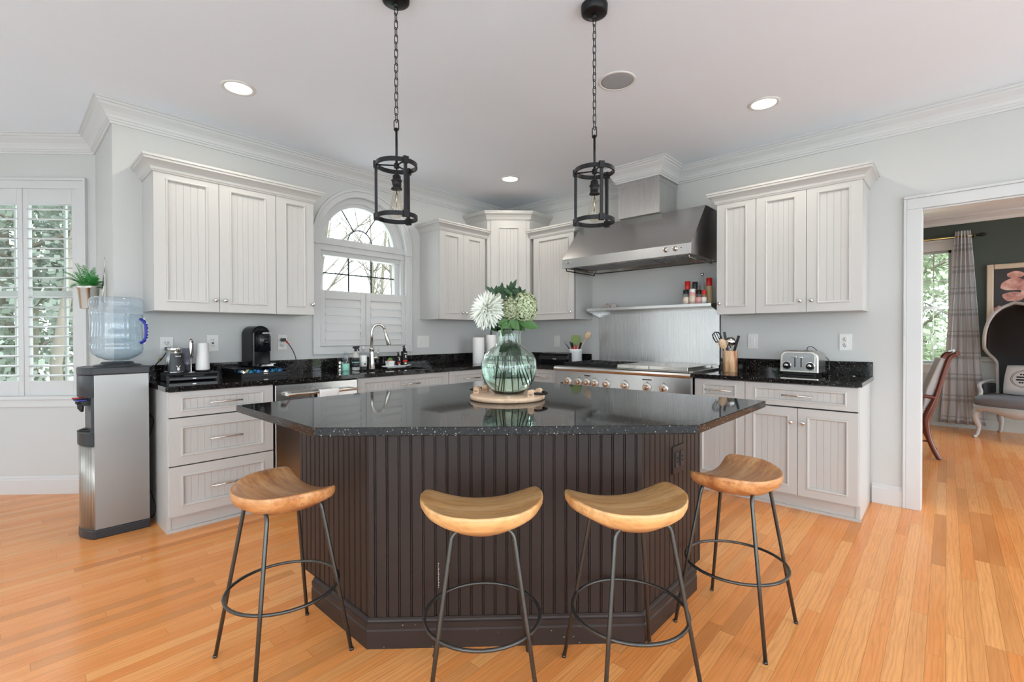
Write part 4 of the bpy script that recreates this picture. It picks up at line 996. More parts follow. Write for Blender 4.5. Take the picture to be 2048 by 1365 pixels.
b.box(-.015, y_-.001, .112, -.001, y_+.008, .117); b.box(.001, y_-.001, .112, .015, y_+.008, .117)
for s_ in (-1, 1): b.add([(s_*.003, y_-.0006, .036), (s_*.001, y_-.0006, .038), (s_*.009, y_-.0006, .052), (s_*.013, y_-.0006, .050)], [(0, 1, 2, 3)])
b.add([(.008*cos(2*pi*k/16), y_-.0008, .028+.010*sin(2*pi*k/16)) for k in range(16)], [tuple(range(16))]); b.build('emblem', 'ceramic', cn)
simple('clear_tumbler', 'lilac-tinted clear plastic container behind the frother wand', 'container', (.888, 3.905, BZ), [('cup', 'clear', [(.026, 0), (.028, .003), (.034, .165), (.0335, .165), (.027, .006), (1e-7, .005)])])
fw_ = simple('frother_wand', 'chrome handheld milk whisk upright on its stand', 'whisk', (.893, 3.825, BZ), [('stand_base', 'chrome', [(.024, 0), (.024, .003), (.005, .006), (.0035, .012), (.003, .10), (1e-7, .10)])])
b = MB(); b.lathe([(1e-7, 0), (.006, .006), (.011, .03), (.0135, .08), (.012, .115), (.006, .128), (1e-7, .131)], (0, 0, .102), 18); b.build('wand_handle', 'nickel', fw_)
b = MB(); b.lathe([(1e-7, 0), (.007, .002), (.007, .008), (1e-7, .010)], (.006, -.011, .205), 12); b.tube([(.006, -.013, .10), (.010, -.014, .14), (.009, -.014, .20)], .002, 6); b.build('switch', 'black', fw_)
simple('canister', 'pale blue-grey tapered canister with black base next to the chrome whisk', 'canister', (.972, 3.865, BZ), [('base', 'black', [(.043, 0), (.043, .012), (1e-7, .012)]), ('body', 'whiteplastic', [(.042, .012), (.043, .02), (.037, .195), (.034, .203), (1e-7, .204)])])
# pod drawer with pods
pt = thing('pod_drawer', 'open black drawer of coffee pods under the coffee maker', 'organizer', (1.180, 3.735, CZ), 8)
b = MB(); b.box(0, 0, .004, .345, .008, .032); b.box(0, 0, .004, .008, .27, .040); b.box(.337, 0, .004, .345, .27, .040); b.box(0, .262, .004, .345, .27, .040); b.box(0, 0, .0, .345, .27, .008); b.box(-.002, .13, .058, .347, .275, .064); b.box(0, .262, .0, .345, .27, .052)
for x in (0, .337): b.box(x, .10, .03, x+.008, .27, .058)
b.build('drawer_body', 'black', pt, bevel=.0012)
MB().box(.16, -.0015, .020, .192, .001, .0245).build('badge', 'ceramic', pt)
cols = ['blue', 'podteal', 'podblue', 'podgold', 'podteal', 'podblue']; M['podteal'] = mat('teal_foil', (.01, .12, .2), .25, .7); M['podblue'] = mat('sky_foil', (.02, .10, .25), .25, .7); M['podgold'] = mat('gold_foil', (.6, .52, .3), .3, .8)
for r_ in range(2):
    for k in range(6):
        lab = 'foil coffee pod lying in the open drawer below the coffee maker'
        o = MB(); o.lathe([(.0235, 0), (.0235, .0015), (.022, .002), (.020, .010), (.013, .017), (1e-7, .020)], (0, 0, 0), 18)
        o = o.build('coffee_pod', cols[(k+r_*2) % 6] if k % 3 or r_ else 'chrome'); p = Matrix.Translation((1.180, 3.735, CZ)) @ Matrix.Rotation(R(8), 4, 'Z') @ Vector((.036+k*.0545, .048+r_*.040, .0335))
        o.location = p; o.rotation_euler = (R(62), 0, R(8)); tag(o, lab, 'coffee pod', 'coffee pods in the drawer')
# coffee machine
cm = thing('coffee_maker', 'glossy black dome-topped coffee maker on the pod drawer', 'coffee maker', (1.358, 3.925, CZ+.0645), 12)
cm.scale = (.92, .92, .92)
Z0 = 0
def domeprof(w, h, n=12): return [(w, 0), (w, h-w)]+[(w*cos(pi*i/(2*n)), h-w+w*sin(pi*i/(2*n))) for i in range(1, n)]+[(0, h)]
hp = domeprof(.078, .345); poly = [(-x, z) for x, z in hp]+[(x, z) for x, z in hp[::-1][1:]]
b = MB(); b.prism(poly, -.075, .10, 'y') if 0 else None
def rz(poly, s_, dx=0): return [(x*s_+dx, z) for x, z in poly]
b = MB(); b.prism([(z, x) for x, z in poly], -.055, .115, 'y', sm=False) ; b.build('housing', 'blackgloss', cm, bevel=.012, seg=3)
b = MB(); b.lathe([(.052, .13), (.060, .135), (.060, .255), (.048, .292), (.02, .305), (1e-7, .306)], (0, -.068, 0), 32); b.build('brew_head', 'blackgloss', cm)
b = MB(); b.lathe([(.012, .16), (.022, .165), (.024, .19), (.010, .20)], (0, -.128, .03), 20) ; b.ball((0, -.120, .235), .026, 20, 12, 0, (1, .6, 1)); b.build('spout', 'chrome_dark', cm) if 0 else b.build('spout', 'blackgloss', cm)
b = MB(); b.box(-.060, -.135, 0, .060, -.05, .012); b.build('drip_base', 'blackgloss', cm, bevel=.004)
b = MB(); b.box(-.052, -.130, .012, .052, -.06, .016)
for k in range(9): b.box(-.050+k*.0118, -.132, .016, -.044+k*.0118, -.062, .026)
b.build('drip_grille', 'chrome', cm)
text_part('NESPRESSO', .016, 'lettering', 'ceramic', cm, Matrix.Translation((.0, -.1287, .283)) @ Matrix.Rotation(R(0), 4, 'Z') @ FRONT, .001, True)
b = MB(); b.box(.078, -.01, .02, .150, .05, .026); b.build('side_tray', 'whiteplastic', cm)
c_ = cord('power_cord', 'black cord with red sleeve from the outlet to the coffee maker', [(1.588, YW-.035, 1.185), (1.606, YW-.05, 1.17), (1.64, YW-.055, 1.12), (1.67, YW-.06, 1.05), (1.672, YW-.07, .99), (1.63, YW-.09, .955), (1.54, YW-.10, .945), (1.46, 3.96, .985)], .0036)
MB().box(-.016, -.010, -.012, .016, .029, .014).build('plug', 'black', c_, bevel=.004)
b = MB(); b.cyl((.012, -.010, -.006), (.034, -.018, -.036), .0062, .0052, n=10); b.build('cord_sleeve', 'red', c_)
o = MB().add([(0, 0, 0), (.004, 0, .045), (.034, .0, -.012), (-.01, 0, -.006)], [(0, 1, 2, 3)]); o = MB().prism([(0, -.01), (.03, -.02), (.036, .03), (.018, .055)], 0, .0006, 'y'); 

# ---------------------------------------------------------------- sink area
fc = thing('kitchen_faucet', 'brushed nickel pull-down gooseneck faucet behind the sink', 'faucet', (2.325, 3.90, CZ))
b = MB(); b.lathe([(.033, 0), (.033, .004), (.029, .008), (.0265, .06), (.022, .15), (.0215, .175), (.024, .178), (.024, .19), (.016, .195), (1e-7, .195)], (0, 0, 0), 28); b.build('body', 'nickel', fc)
pts = [(0, 0, .19), (0, 0, .30)]+[(.058-.058*cos(R(a)), -.03*(1-cos(R(a))), .335+.07*sin(R(a))) for a in range(0, 181, 15)]
pts = [(0, 0, .19), (0, 0, .33)]+[(.058*(1-cos(R(a))), -.022*(1-cos(R(a))), .33+.078*sin(R(a))) for a in range(10, 151, 10)]
b = MB(); b.tube(pts, .0125, 14); b.build('neck', 'nickel', fc)
e_ = Vector(pts[-1]); dr = Vector((.26, -.08, -1)).normalized(); b = MB(); b.tube([e_, e_+dr*.05, e_+dr*.055, e_+dr*.15, e_+dr*.158], [.0135, .0145, .0155, .0215, .019], 16); b.build('spray_head', 'nickel', fc)
b = MB(); b.cyl((.015, -.004, .10), (.062, -.012, .10), .0125, n=14); b.cyl((.058, -.011, .104), (.060, -.012, .185), .006, .0045, n=10); b.build('handle', 'nickel', fc)
sd_ = thing('soap_pump', 'small nickel soap pump on the counter left of the mint tumbler', 'soap dispenser', (2.000, 3.875, CZ))
b = MB(); b.lathe([(.018, 0), (.018, .004), (.012, .012), (.013, .022), (.018, .032), (.013, .042), (.012, .05), (.014, .055), (.014, .078), (.011, .083), (1e-7, .084)], (0, 0, 0), 20); b.cyl((0, 0, .07), (.038, -.012, .066), .0045, n=8); b.build('pump_body', 'nickel', sd_)
sp = simple('soap_tumbler', 'clear bottle with mint green lower half', 'bottle', (2.048, 3.860, CZ), [('mint_base', 'mint', [(.030, 0), (.0315, .004), (.0315, .062), (1e-7, .062)]), ('clear_top', 'glassclear', [(.0305, .062), (.0305, .128), (.020, .140), (.014, .150), (.014, .165), (1e-7, .166)])])
b = MB(); b.tube([(0, 0, .065), (.012, -.01, .09), (.004, -.015, .125)], .002, 6); b.build('dip_tube', 'whiteplastic', sp)
sb = simple('spray_bottle', 'grey cleaner bottle with black trigger sprayer', 'bottle', (2.128, 3.835, CZ), [('bottle', 'greyish', [(.030, 0), (.032, .004), (.032, .12), (.022, .148), (.012, .158), (.012, .168), (1e-7, .168)])] if 0 else [('bottle', 'nickelplastic' if 0 else 'greylight', [(.030, 0), (.032, .004), (.032, .12), (.022, .148), (.012, .158), (.012, .168), (1e-7, .168)])] if 'greylight' in M else [])
M['greylight'] = mat('pale_grey_plastic', (.5, .49, .47), .35)
b = MB(); b.lathe([(.030, 0), (.032, .004), (.032, .12), (.024, .145), (.013, .156), (.013, .166), (1e-7, .166)], (0, 0, 0), 24); b.build('bottle', 'greylight', sb)
b = MB(); b.cyl((0, 0, .166), (0, 0, .190), .011, n=12); b.prism([(-.022, .198), (-.02, .206), (.0, .212), (.030, .210), (.030, .203), (.024, .200), (.026, .188), (.034, .172), (.030, .171), (.018, .188), (.010, .190), (-.012, .190)], -.008, .008, 'y') if 0 else None
for poly in ([(-.028, .200), (-.02, .212), (.034, .212), (.036, .202), (.012, .188), (-.012, .188)], [(.016, .196), (.022, .198), (.034, .172), (.030, .170)]):
    b.prism([(z, x) for x, z in poly], -.009, .009, 'y')
b.build('trigger', 'black', sb, bevel=.0015)
b = MB(); b.lathe([(.0325, .075), (.0325, .112)], (0, 0, 0), 24); o1 = b.build('label_panel', 'charcoal', sb); b = MB(); b.lathe([(.0325, .028), (.0325, .068)], (0, 0, 0), 24); b.build('label_panel', 'charcoal', sb)
b = MB(); b.lathe([(.0327, .0685), (.0327, .0745)], (0, 0, 0), 24); b.build('label_stripe', 'mint', sb)
db = simple('soap_bottle', 'clear dish soap bottle with a white label next to the faucet', 'bottle', (2.208, 3.850, CZ), [('bottle', 'glassclear', [(.030, 0), (.032, .003), (.032, .135), (.024, .155), (.012, .165), (.012, .180), (1e-7, .181)]), ('label', 'ceramic', [(.0325, .030), (.0325, .128)]), ('cap', 'whiteplastic', [(.0135, .180), (.0135, .205), (.010, .208), (1e-7, .208)])])
MB().box(-.006, -.0345, .045, .006, -.033, .062).build('label_mark', 'charcoal', db)
td = thing('soap_tray', 'long white ceramic tray right of the faucet', 'tray', (2.585, 3.885, CZ))
b = MB(); el = [(.168*cos(2*pi*k/36), .045*sin(2*pi*k/36)) for k in range(36)]; b.prism([(x*.6, y*.6) for x, y in el], 0, .006, 'z')
vs = []
for s_, z in ((.6, .003), (.9, .010), (1, .019), (.97, .020), (.88, .013), (.6, .0075)): vs += [(x*s_, y*s_, z) for x, y in el]
b.add(vs, [(i*36+j, i*36+(j+1) % 36, (i+1)*36+(j+1) % 36, (i+1)*36+j) for i in range(5) for j in range(36)], 0, True); b.add([(x*.6, y*.6, .0075) for x, y in el], [tuple(range(36))]); b.build('dish', 'ceramic', td)
TZ = CZ+.0085
pp = thing('tiny_planter', 'little white square pot with a green and coral succulent on the tray', 'plant', (2.505, 3.880, TZ))
b = MB(); vs = [(-.026, -.026, 0), (.026, -.026, 0), (.026, .026, 0), (-.026, .026, 0), (-.033, -.033, .056), (.033, -.033, .056), (.033, .033, .056), (-.033, .033, .056)]; b.add(vs, [(3, 2, 1, 0), (4, 5, 6, 7), (0, 1, 5, 4), (1, 2, 6, 5), (2, 3, 7, 6), (3, 0, 4, 7)]); b.build('pot', 'ceramic', pp, bevel=.003)
b = MB(); b.ball((0, 0, .070), .018, 12, 8); b.build('succulent', 'fern', pp); M['coral'] = mat('coral_petal', (.75, .22, .12), .5)
b = MB(); [b.ball((.019*cos(k*1.05), .019*sin(k*1.05), .063), .0075, 8, 6) for k in range(6)]; b.build('flowers', 'coral', pp)
def pump_bottle(label, loc, s_):
    t = thing('pump_bottle', label, 'bottle', loc, 0)
    b = MB(); b.prism([(x*s_, y*s_) for x, y in ((-.021, -.014), (.021, -.014), (.021, .014), (-.021, .014))], 0, .118*s_, 'z'); b.build('bottle', 'black', t, bevel=.004)
    b = MB(); b.lathe([(.012*s_, .118*s_), (.012*s_, .142*s_), (.006*s_, .146*s_), (.004*s_, .165*s_), (1e-7, .166*s_)], (0, 0, 0), 14); b.cyl((0, 0, .156*s_), (-.022*s_, -.01*s_, .153*s_), .004*s_, n=8); b.build('pump', 'black', t)
    MB().box(-.0195*s_, -.0150*s_, .034*s_, .0195*s_, -.0140*s_, .048*s_).build('red_band', 'red', t)
    b = MB(); b.box(-.010*s_, -.0150*s_, .098*s_, .014*s_, -.0142*s_, .103*s_); b.box(.000*s_, -.0150*s_, .066*s_, .010*s_, -.0142*s_, .088*s_); b.box(-.006*s_, -.0150*s_, .016*s_, .012*s_, -.0142*s_, .028*s_); b.build('label_marks', 'ceramic', t)
pump_bottle('short black bottle with red band beside the little white pot', (2.598, 3.880, TZ), .86); pump_bottle('tall black pump bottle with red band at the right end of the tray', (2.668, 3.885, TZ), 1.22)

# ---------------------------------------------------------------- corner items
simple('paper_towel_roll', 'white paper towel roll standing in the counter corner left of the vase', 'paper towel', (3.545, 3.765, CZ), [('roll', 'paper', [(.062, 0), (.063, .002), (.063, .278), (.060, .282), (.022, .282), (.020, .270), (1e-7, .27)])])
pt2 = simple('paper_towel_holder', 'second paper towel roll on a black-topped holder right behind the vase', 'paper towel', (3.745, 3.770, CZ), [('base_plate', 'black', [(.078, 0), (.078, .008), (1e-7, .008)]), ('roll', 'paper', [(.062, .009), (.063, .010), (.063, .306), (.060, .310), (.02, .310), (1e-7, .309)]), ('post', 'blackmetal', [(.006, .309), (.006, .335), (1e-7, .336)])])
b = MB(); b.tube([(.011*cos(2*pi*k/16), .0, .350+.018*sin(2*pi*k/16)) for k in range(16)], .0035, 6, closed=True); b.build('loop', 'blackmetal', pt2)
bb = thing('bread_box', 'black roll-top bread box on the counter left of the utensil crock', 'bread box', (3.93, 3.235, CZ), -90)
b = MB(); pr = [(0, 0), (0, .05), (.02, .085), (.06, .112), (.12, .122), (.24, .122), (.24, 0)]; b.prism(pr, 0, .36, 'x'); b.build('body', 'blackgloss', bb, bevel=.006)
b = MB(); b.box(.20, -.014, .048, .24, .004, .062); b.build('handle', 'nickel', bb, bevel=.003)
# utensil crock
ck = thing('utensil_crock', 'white ceramic crock left of the range', 'crock', (4.10, 2.868, CZ))
b = MB(); b.lathe([(.060, 0), (.064, .004), (.065, .13), (.068, .135), (.068, .158), (.064, .160), (.061, .150), (.060, .012), (1e-7, .010)], (0, 0, 0), 32); b.build('vessel', 'ceramic', ck)
def utensil(name, label, base, tip, m_, kind, cat='utensil', group=None, hm=None):
    t = thing(name, label, cat, base, 0, group); d = Vector(tip)-Vector(base); L = d.length; u = d.normalized()
    view = Vector((-base[0], -base[1], 0)).normalized(); sd = u.cross(view).normalized(); fn = sd.cross(u)
    Tm = Matrix((sd, fn, u)).transposed().to_4x4(); hm = hm or m_
    b = MB(Tm)
    if kind == 'spoon':
        b.tube([(0, 0, 0), (0, 0, L-.07)], [.005, .0045], 8); b.ball((0, 0, L-.040), .032, 14, 9, 0, (1, .35, 1.4)); b.build('spoon_body', m_, t)
    elif kind == 'paddle':
        b.tube([(0, 0, 0), (0, 0, L-.10)], .006, 8); b.build('handle', hm, t); b = MB(Tm)
        b.prism([(-.020, L-.115), (.020, L-.115), (.052, L-.075), (.050, L-.03), (.028, L), (-.028, L), (-.050, L-.03), (-.052, L-.075)], 0, .004, 'y') if 0 else b.add([(x, y, z) for y in (-.002, .002) for x, z in ((-.020, L-.115), (.020, L-.115), (.052, L-.08), (.052, L-.03), (.030, L), (-.030, L), (-.052, L-.03), (-.052, L-.08))], [tuple(range(8)), tuple(range(8, 16))[::-1]]+[(k, (k+1) % 8, 8+(k+1) % 8, 8+k) for k in range(8)])
        b.build('paddle_head', m_, t)
    elif kind == 'slotted':
        b.tube([(0, 0, 0), (0, 0, L-.09)], .005, 8)
        for x in (-.026, -.009, .009, .026): b.box(x-.0035, -.002, L-.085, x+.0035, .002, L-.008)
        b.tube([(.030*cos(2*pi*k/20), 0, L-.046+.044*sin(2*pi*k/20)) for k in range(20)], .0045, 6, closed=True); b.build('slotted_head', m_, t)
    elif kind == 'ladle':
        b.tube([(0, 0, 0), (0, 0, L-.05)], .005, 8); b.lathe([(.012, L-.06), (.040, L-.045), (.043, L-.02), (.035, L), (.015, L+.010), (1e-7, L+.012)], (0, 0, 0), 20) ; b.build('bowl', m_, t)
    elif kind == 'bar':
        b.tube([(0, 0, 0), (0, 0, L*.55)], .005, 8); b.box(-.010, -.006, L*.5, .010, .006, L); b.build('utensil_body', m_, t, bevel=.003)
    elif kind == 'thin':
        b.tube([(0, 0, 0), (.003, 0, L*.6), (-.006, 0, L)], [.0035, .0035, .002], 6); b.build('utensil_body', m_, t)
    return t
cb = Vector((4.10, 2.868, CZ+.012)); G1 = 'utensils in the white crock'; M['olive'] = mat('olive_silicone', (.18, .25, .06), .45)
def U(nm, lab, dx, dy, h_, m_, kind, hm=None): return utensil(nm, lab, tuple(cb+Vector((-dx*.2, -dy*.2, 0))), tuple(cb+Vector((dx, dy, h_))), m_, kind, 'utensil', G1, hm)
U('spatula', 'olive green spatula in the white crock', .01, .005, .295, 'olive', 'paddle')
U('wooden_spoon', 'wooden spoon leaning right in the white crock', .03, -.150, .325, 'spoon', 'spoon')
U('kitchen_tongs', 'black tongs leaning left in the white crock', -.02, .125, .225, 'black', 'thin')
U('skewer', 'thin black utensil lowest on the left of the white crock', -.02, .110, .200, 'charcoal', 'thin')
U('turner', 'dark handle left of the olive spatula in the white crock', -.03, .050, .225, 'charcoal', 'bar')
U('peeler', 'dark handle in front of the olive spatula', -.05, .015, .215, 'black', 'bar')
U('scissors', 'red-handled utensil in the white crock', -.045, -.035, .185, 'red', 'bar')
U('can_opener', 'short red handle in front in the white crock', -.055, -.005, .165, 'red', 'bar')
U('whisk', 'black handle leaning right under the wooden spoon', -.01, -.075, .215, 'black', 'bar')
# wooden crock and utensils right of the range
wk = thing('wooden_utensil_holder', 'striped wooden utensil holder right of the range', 'utensil holder', (4.03, 1.300, CZ))
Ty = Matrix.Rotation(R(90), 4, 'Y')
b = MB(Ty.inverted()); b.lathe([(.052, 0), (.054, .003), (.056, .172), (.054, .176), (.048, .174), (.046, .012), (1e-7, .010)], (0, 0, 0), 32); h_ = b.build('holder', 'acacia', wk); h_.rotation_euler = (0, R(90), 0)
cb = Vector((4.03, 1.300, CZ+.012)); G1 = 'utensils in the wooden holder'
U('slotted_spoon', 'black slotted spoon leaning left in the wooden holder', -.02, .115, .315, 'black', 'slotted')
U('wooden_spoon', 'wooden spoon in front in the wooden holder', -.045, .055, .255, 'spoon', 'spoon')
U('spatula', 'dark grey spatula at the back of the wooden holder', .03, .055, .315, 'charcoal', 'bar')
U('ladle', 'polished steel ladle in the wooden holder', .0, -.005, .262, 'chrome', 'ladle')
U('turner', 'black handled turner leaning right in the wooden holder', -.01, -.070, .285, 'black', 'bar')
# toaster
ts = thing('toaster', 'chrome four-slot toaster with two black dials under the right wall cabinets', 'toaster', (4.085, .952, CZ), -97)
def rr(x0, z0, x1, z1, r_, n=6, bot=.006):
    p = [(x0, z0), (x1, z0)]
    p += [(x1-r_+r_*cos(a), z1-r_+r_*sin(a)) for a in [pi/2*k/n for k in range(n+1)]]
    p += [(x0+r_+r_*cos(a), z1-r_+r_*sin(a)) for a in [pi/2+pi/2*k/n for k in range(n+1)]]
    return p
def pxz(b, poly, y0, y1): return b.prism([(z, x) for x, z in poly], y0, y1, 'y')
b = MB(); pxz(b, rr(0, .016, .262, .182, .05), .0, .165); b.build('housing', 'nickel', ts, bevel=.008, seg=3)
b = MB(); pxz(b, rr(.022, .036, .240, .168, .035), -.004, .004); b.build('face_plate', 'steeld', ts, bevel=.0015)
MB().box(.02, .004, 0, .242, .15, .018).build('foot', 'black', ts, bevel=.002)
for x in (.052, .210):
    b = MB(); b.lathe([(1e-7, -.022), (.020, -.022), (.023, -.018), (.026, -.004), (.029, -.003), (.029, .001), (1e-7, .001)], (x, -.003, .072), 26, 0, 'y'); b.lathe([(1e-7, -.024), (.013, -.024), (.014, -.021), (1e-7, -.021)], (x, -.003, .072), 20, 1, 'y'); b.build('dial', ['black', 'chrome'], ts)
    b = MB(); b.lathe([(.027, -.006), (.030, -.006), (.031, 0)], (x, -.003, .072), 26, 0, 'y'); b.build('dial_ring', 'chrome', ts)
    MB().box(x-.010, -.006, .112, x+.010, -.003, .148).build('button_panel', 'greyplastic', ts, bevel=.001)
for x in (.108, .150):
    MB().box(x-.004, -.0055, .060, x+.004, -.003, .135).build('lever_slot', 'charcoal', ts)
    b = MB(); b.box(x-.017, -.024, .130, x+.017, -.008, .140); b.box(x-.003, -.01, .132, x+.003, .0, .138); b.build('lever', 'chrome', ts, bevel=.003)
b = MB()
for x in (.07, .165): b.box(x-.028, .02, .1815, x+.028, .045, .183); b.box(x-.028, .09, .1815, x+.028, .115, .183)
b.build('bread_slot', 'black', ts)
cord('power_cord', 'thin dark cord arching from behind the toaster to the counter', [(4.245, .80, 1.06), (4.25, .80, 1.11), (4.25, .785, 1.125), (4.25, .76, 1.12), (4.26, .72, 1.08), (4.27, .67, 1.035), (4.272, .65, 1.0), (4.275, .60, .95), (4.27, .555, .9175), (4.24, .52, .917)], .0026)
o = MB(); o.box(-.012, -.006, 0, .012, .006, .003); o = o.build('cord_clip', 'ceramic', bevel=.001); place(o, (4.22, .50, CZ), 20); tag(o, 'tiny white scrap on the counter beside the toaster cord', 'clip')

# shelf above range: spices and stone
SH = 1.4665
def spice(label, x, y, h_, r_, body, cap, ch, lab=None, nm='spice_jar'):
    t = thing(nm, label, 'jar', (x, y, SH), 0, 'spice jars on the range shelf')
    b = MB(); b.lathe([(r_*.95, 0), (r_, .003), (r_, h_-.012), (r_*.75, h_), (1e-7, h_)], (0, 0, 0), 18); b.build('jar', body, t)
    b = MB(); b.lathe([(r_*.86, h_-.004), (r_*.88, h_-.002), (r_*.88, h_+ch), (r_*.8, h_+ch+.002), (1e-7, h_+ch+.002)], (0, 0, 0), 18); b.build('lid', cap, t)
    if lab: b = MB(); b.lathe([(r_+.0006, h_*.2), (r_+.0006, h_*.72)], (0, 0, 0), 18); b.build('label', lab, t)
M['spicew'] = mat('cream_label', (.7, .6, .5), .5); M['spiceb'] = mat('brown_spice', (.25, .13, .07), .5); M['goldl'] = mat('mustard_label', (.5, .38, .2), .5); M['pinkl'] = mat('pink_label', (.7, .35, .33), .5)
spice('front jar with black lid at the left end of the spice group', 4.095, 1.692, .118, .027, 'glassclear', 'black', .026, 'spicew')
spice('front jar with white lid and pink label, second from the left', 4.095, 1.634, .128, .028, 'pinkl', 'ceramic', .022, 'spicew')
spice('front jar with black lid and red dotted label, third from the left', 4.095, 1.580, .108, .025, 'glassclear', 'black', .032, 'pinkl')
spice('front jar with a red lid, rightmost of the front row', 4.095, 1.534, .105, .021, 'spiceb', 'red', .030, 'ceramic')
spice('rear grinder with a bright red top on the left', 4.165, 1.706, .160, .027, 'glassclear', 'red', .068, None, 'spice_grinder')
spice('rear grinder with a tall dark top in the middle', 4.165, 1.640, .160, .026, 'spiceb', 'charcoal', .058, None, 'spice_grinder')
spice('tall mustard bottle with red neck at the right end', 4.165, 1.517, .180, .028, 'goldl', 'red', .062, None, 'sauce_bottle')
t = thing('oil_bottle', 'slim clear bottle with cork behind the spice jars', 'bottle', (4.190, 1.585, SH)); b = MB(); b.lathe([(.024, 0), (.026, .003), (.026, .19), (.011, .235), (.010, .275), (1e-7, .275)], (0, 0, 0), 18); b.build('bottle', 'glassclear', t); b = MB(); b.lathe([(.010, .273), (.014, .280), (.014, .296), (1e-7, .298)], (0, 0, 0), 14); b.build('stopper', 'nickel', t)
o = MB(); o.box(-.055, -.10, -.0, .055, .10, .006); o = o.build('spice_tray', 'board', bevel=.001); place(o, (4.118, 1.602, SH-.0062)); bpy.data.objects.remove(o)
rk = MB(); rk.ball((0, 0, .034), .05, 20, 12, 0, (1, 1.75, .74)); rnd = random.Random(5)
rk = rk.build('decorative_stone', 'rock'); place(rk, (4.17, 2.50, SH)); tag(rk, 'mottled pinkish stone on the left of the range shelf', 'stone')
dm = rk.modifiers.new('d', 'DISPLACE'); tx = bpy.data.textures.new('stone', 'CLOUDS'); tx.noise_scale = .02; dm.texture = tx; dm.strength = .012
gk = N(M['rock']); gk.col(gk.ramp(gk.noise(gk.obj(), 60, 3, .7), [(.35, (.22, .16, .15)), (.5, (.5, .42, .40)), (.65, (.68, .62, .60))]))

# ================================================================ VASE AND FLOWERS ON THE ISLAND
IZ = .9142; VX, VY = 1.672, 1.562
bd = thing('serving_board', 'round pale wooden serving board with iron ring handles under the vase', 'board', (1.655, 1.555, IZ), -77)
b = MB(); b.lathe([(.168, 0), (.178, .003), (.180, .012), (.178, .020), (.172, .023), (1e-7, .023)], (0, 0, 0), 56); b.build('board', 'board', bd)
for s_ in (-1, 1):
    for y_ in (-.038, .038):
        b = MB(); b.box(s_*.150-.016, y_-.012, .022, s_*.150+.016, y_+.012, .040); b.cyl((s_*.150, y_-.012, .040), (s_*.150, y_+.012, .040), .016, n=16); b.build('handle_block', 'board', bd, bevel=.002)
    pts = [(s_*.150, -.038, .038), (s_*.178, -.042, .038), (s_*.196, -.028, .037), (s_*.202, 0, .036), (s_*.196, .028, .037), (s_*.178, .042, .038), (s_*.150, .038, .038)]
    b = MB(); b.tube(catmull(pts, 6, False), .0055, 8); b.build('ring_handle', 'blackmetal', bd)
VZ = IZ+.0235
vs_ = thing('glass_vase', 'round green-tinted glass vase half full of water on the serving board', 'vase', (VX, VY, VZ))
po = [(.060, 0), (.072, .003), (.096, .026), (.118, .058), (.131, .092), (.136, .126), (.132, .160), (.118, .190), (.094, .213), (.072, .226), (.062, .236), (.058, .250), (.058, .285), (.060, .303), (.063, .312)]
pi_ = [(.0605, .312), (.0572, .303), (.0552, .285), (.0552, .250), (.0595, .234), (.070, .2235), (.092, .210), (.1155, .188), (.129, .159), (.133, .126), (.128, .093), (.115, .060), (.093, .029), (.070, .008), (.03, .006), (1e-7, .006)]
b = MB(); b.lathe([(1e-7, 0)]+po+pi_, (0, 0, 0), 64); b.build('glass_body', 'vase', vs_)
pw = [(1e-7, .0075), (.068, .0095), (.0915, .031), (.1135, .062), (.1265, .095), (.1312, .126), (.1272, .158), (.1145, .1835), (1e-7, .1835)]
b = MB(); b.lathe(pw, (0, 0, 0), 64); b.build('water', 'water', vs_)
VP = Vector((VX, VY, VZ)); rt = Vector((sin(t_ := R(YAW)), -cos(t_), 0)); fw = Vector((cos(t_), sin(t_), 0)); UPV = Vector((0, 0, 1))
def loc(r_, u, f=0): return VP+rt*r_+fw*f+UPV*u        # plan helper: right, up, back from the vase base
def stem(b, top, foot, mid=None, r_=.0024):
    m_ = mid or loc(0, .27)
    pts = catmull([foot, (foot+m_)/2+Vector((0, 0, .0)), m_, (m_+top)/2, top], 6, False); b.tube(pts, r_, 6)
def leaf(b, base, d, L, w_, nrm, curl=.15, mi=0):
    d = d.normalized(); sd = d.cross(nrm).normalized(); up_ = sd.cross(d); vs = []; n = 7
    for i in range(n+1):
        t = i/n; c_ = base+d*L*t-up_*curl*L*t*t; ww = w_*(sin(pi*min(1, t**.85))**.9 if 0 < t < 1 else .02)
        vs += [c_-sd*ww+up_*ww*.35, c_, c_+sd*ww+up_*ww*.35]
    b.add(vs, [(3*i, 3*i+1, 3*i+4, 3*i+3) for i in range(n)]+[(3*i+1, 3*i+2, 3*i+5, 3*i+4) for i in range(n)], mi, True)
# white chrysanthemum
fl = thing('chrysanthemum', 'big drooping white chrysanthemum on the left of the bouquet', 'flower', tuple(loc(-.085, .42, .0)))
o0 = loc(-.085, .42, 0); b = MB(Matrix.Translation(-o0)); rnd = random.Random(11)
ax = (rt*-.5+UPV*.35-fw*.85).normalized(); cc = loc(-.096, .403, -.02)
import mathutils
for k in range(300):
    t = (k+.5)/300; ph = k*2.39996; th_ = math.acos(1-t*1.62); q_ = ax.rotation_difference(Vector((0, 0, 1))).inverted()
    d = q_ @ Vector((sin(th_)*cos(ph), sin(th_)*sin(ph), cos(th_))); sz = .022+.040*sin(min(th_, 1.57))**.8
    dd = (d+Vector((rnd.uniform(-.12, .12), rnd.uniform(-.12, .12), rnd.uniform(-.12, .12)))+UPV*-.30*sin(th_)+ax*.25*(1-sin(min(th_, 1.57)))).normalized(); leaf(b, cc+d*.012, dd, (sz+.018)*rnd.uniform(.8, 1.15), .0068, (ax+d*.3+Vector((.01, .02, .03))).normalized(), max(.10, .62-.42*th_)+rnd.uniform(-.12, .16))
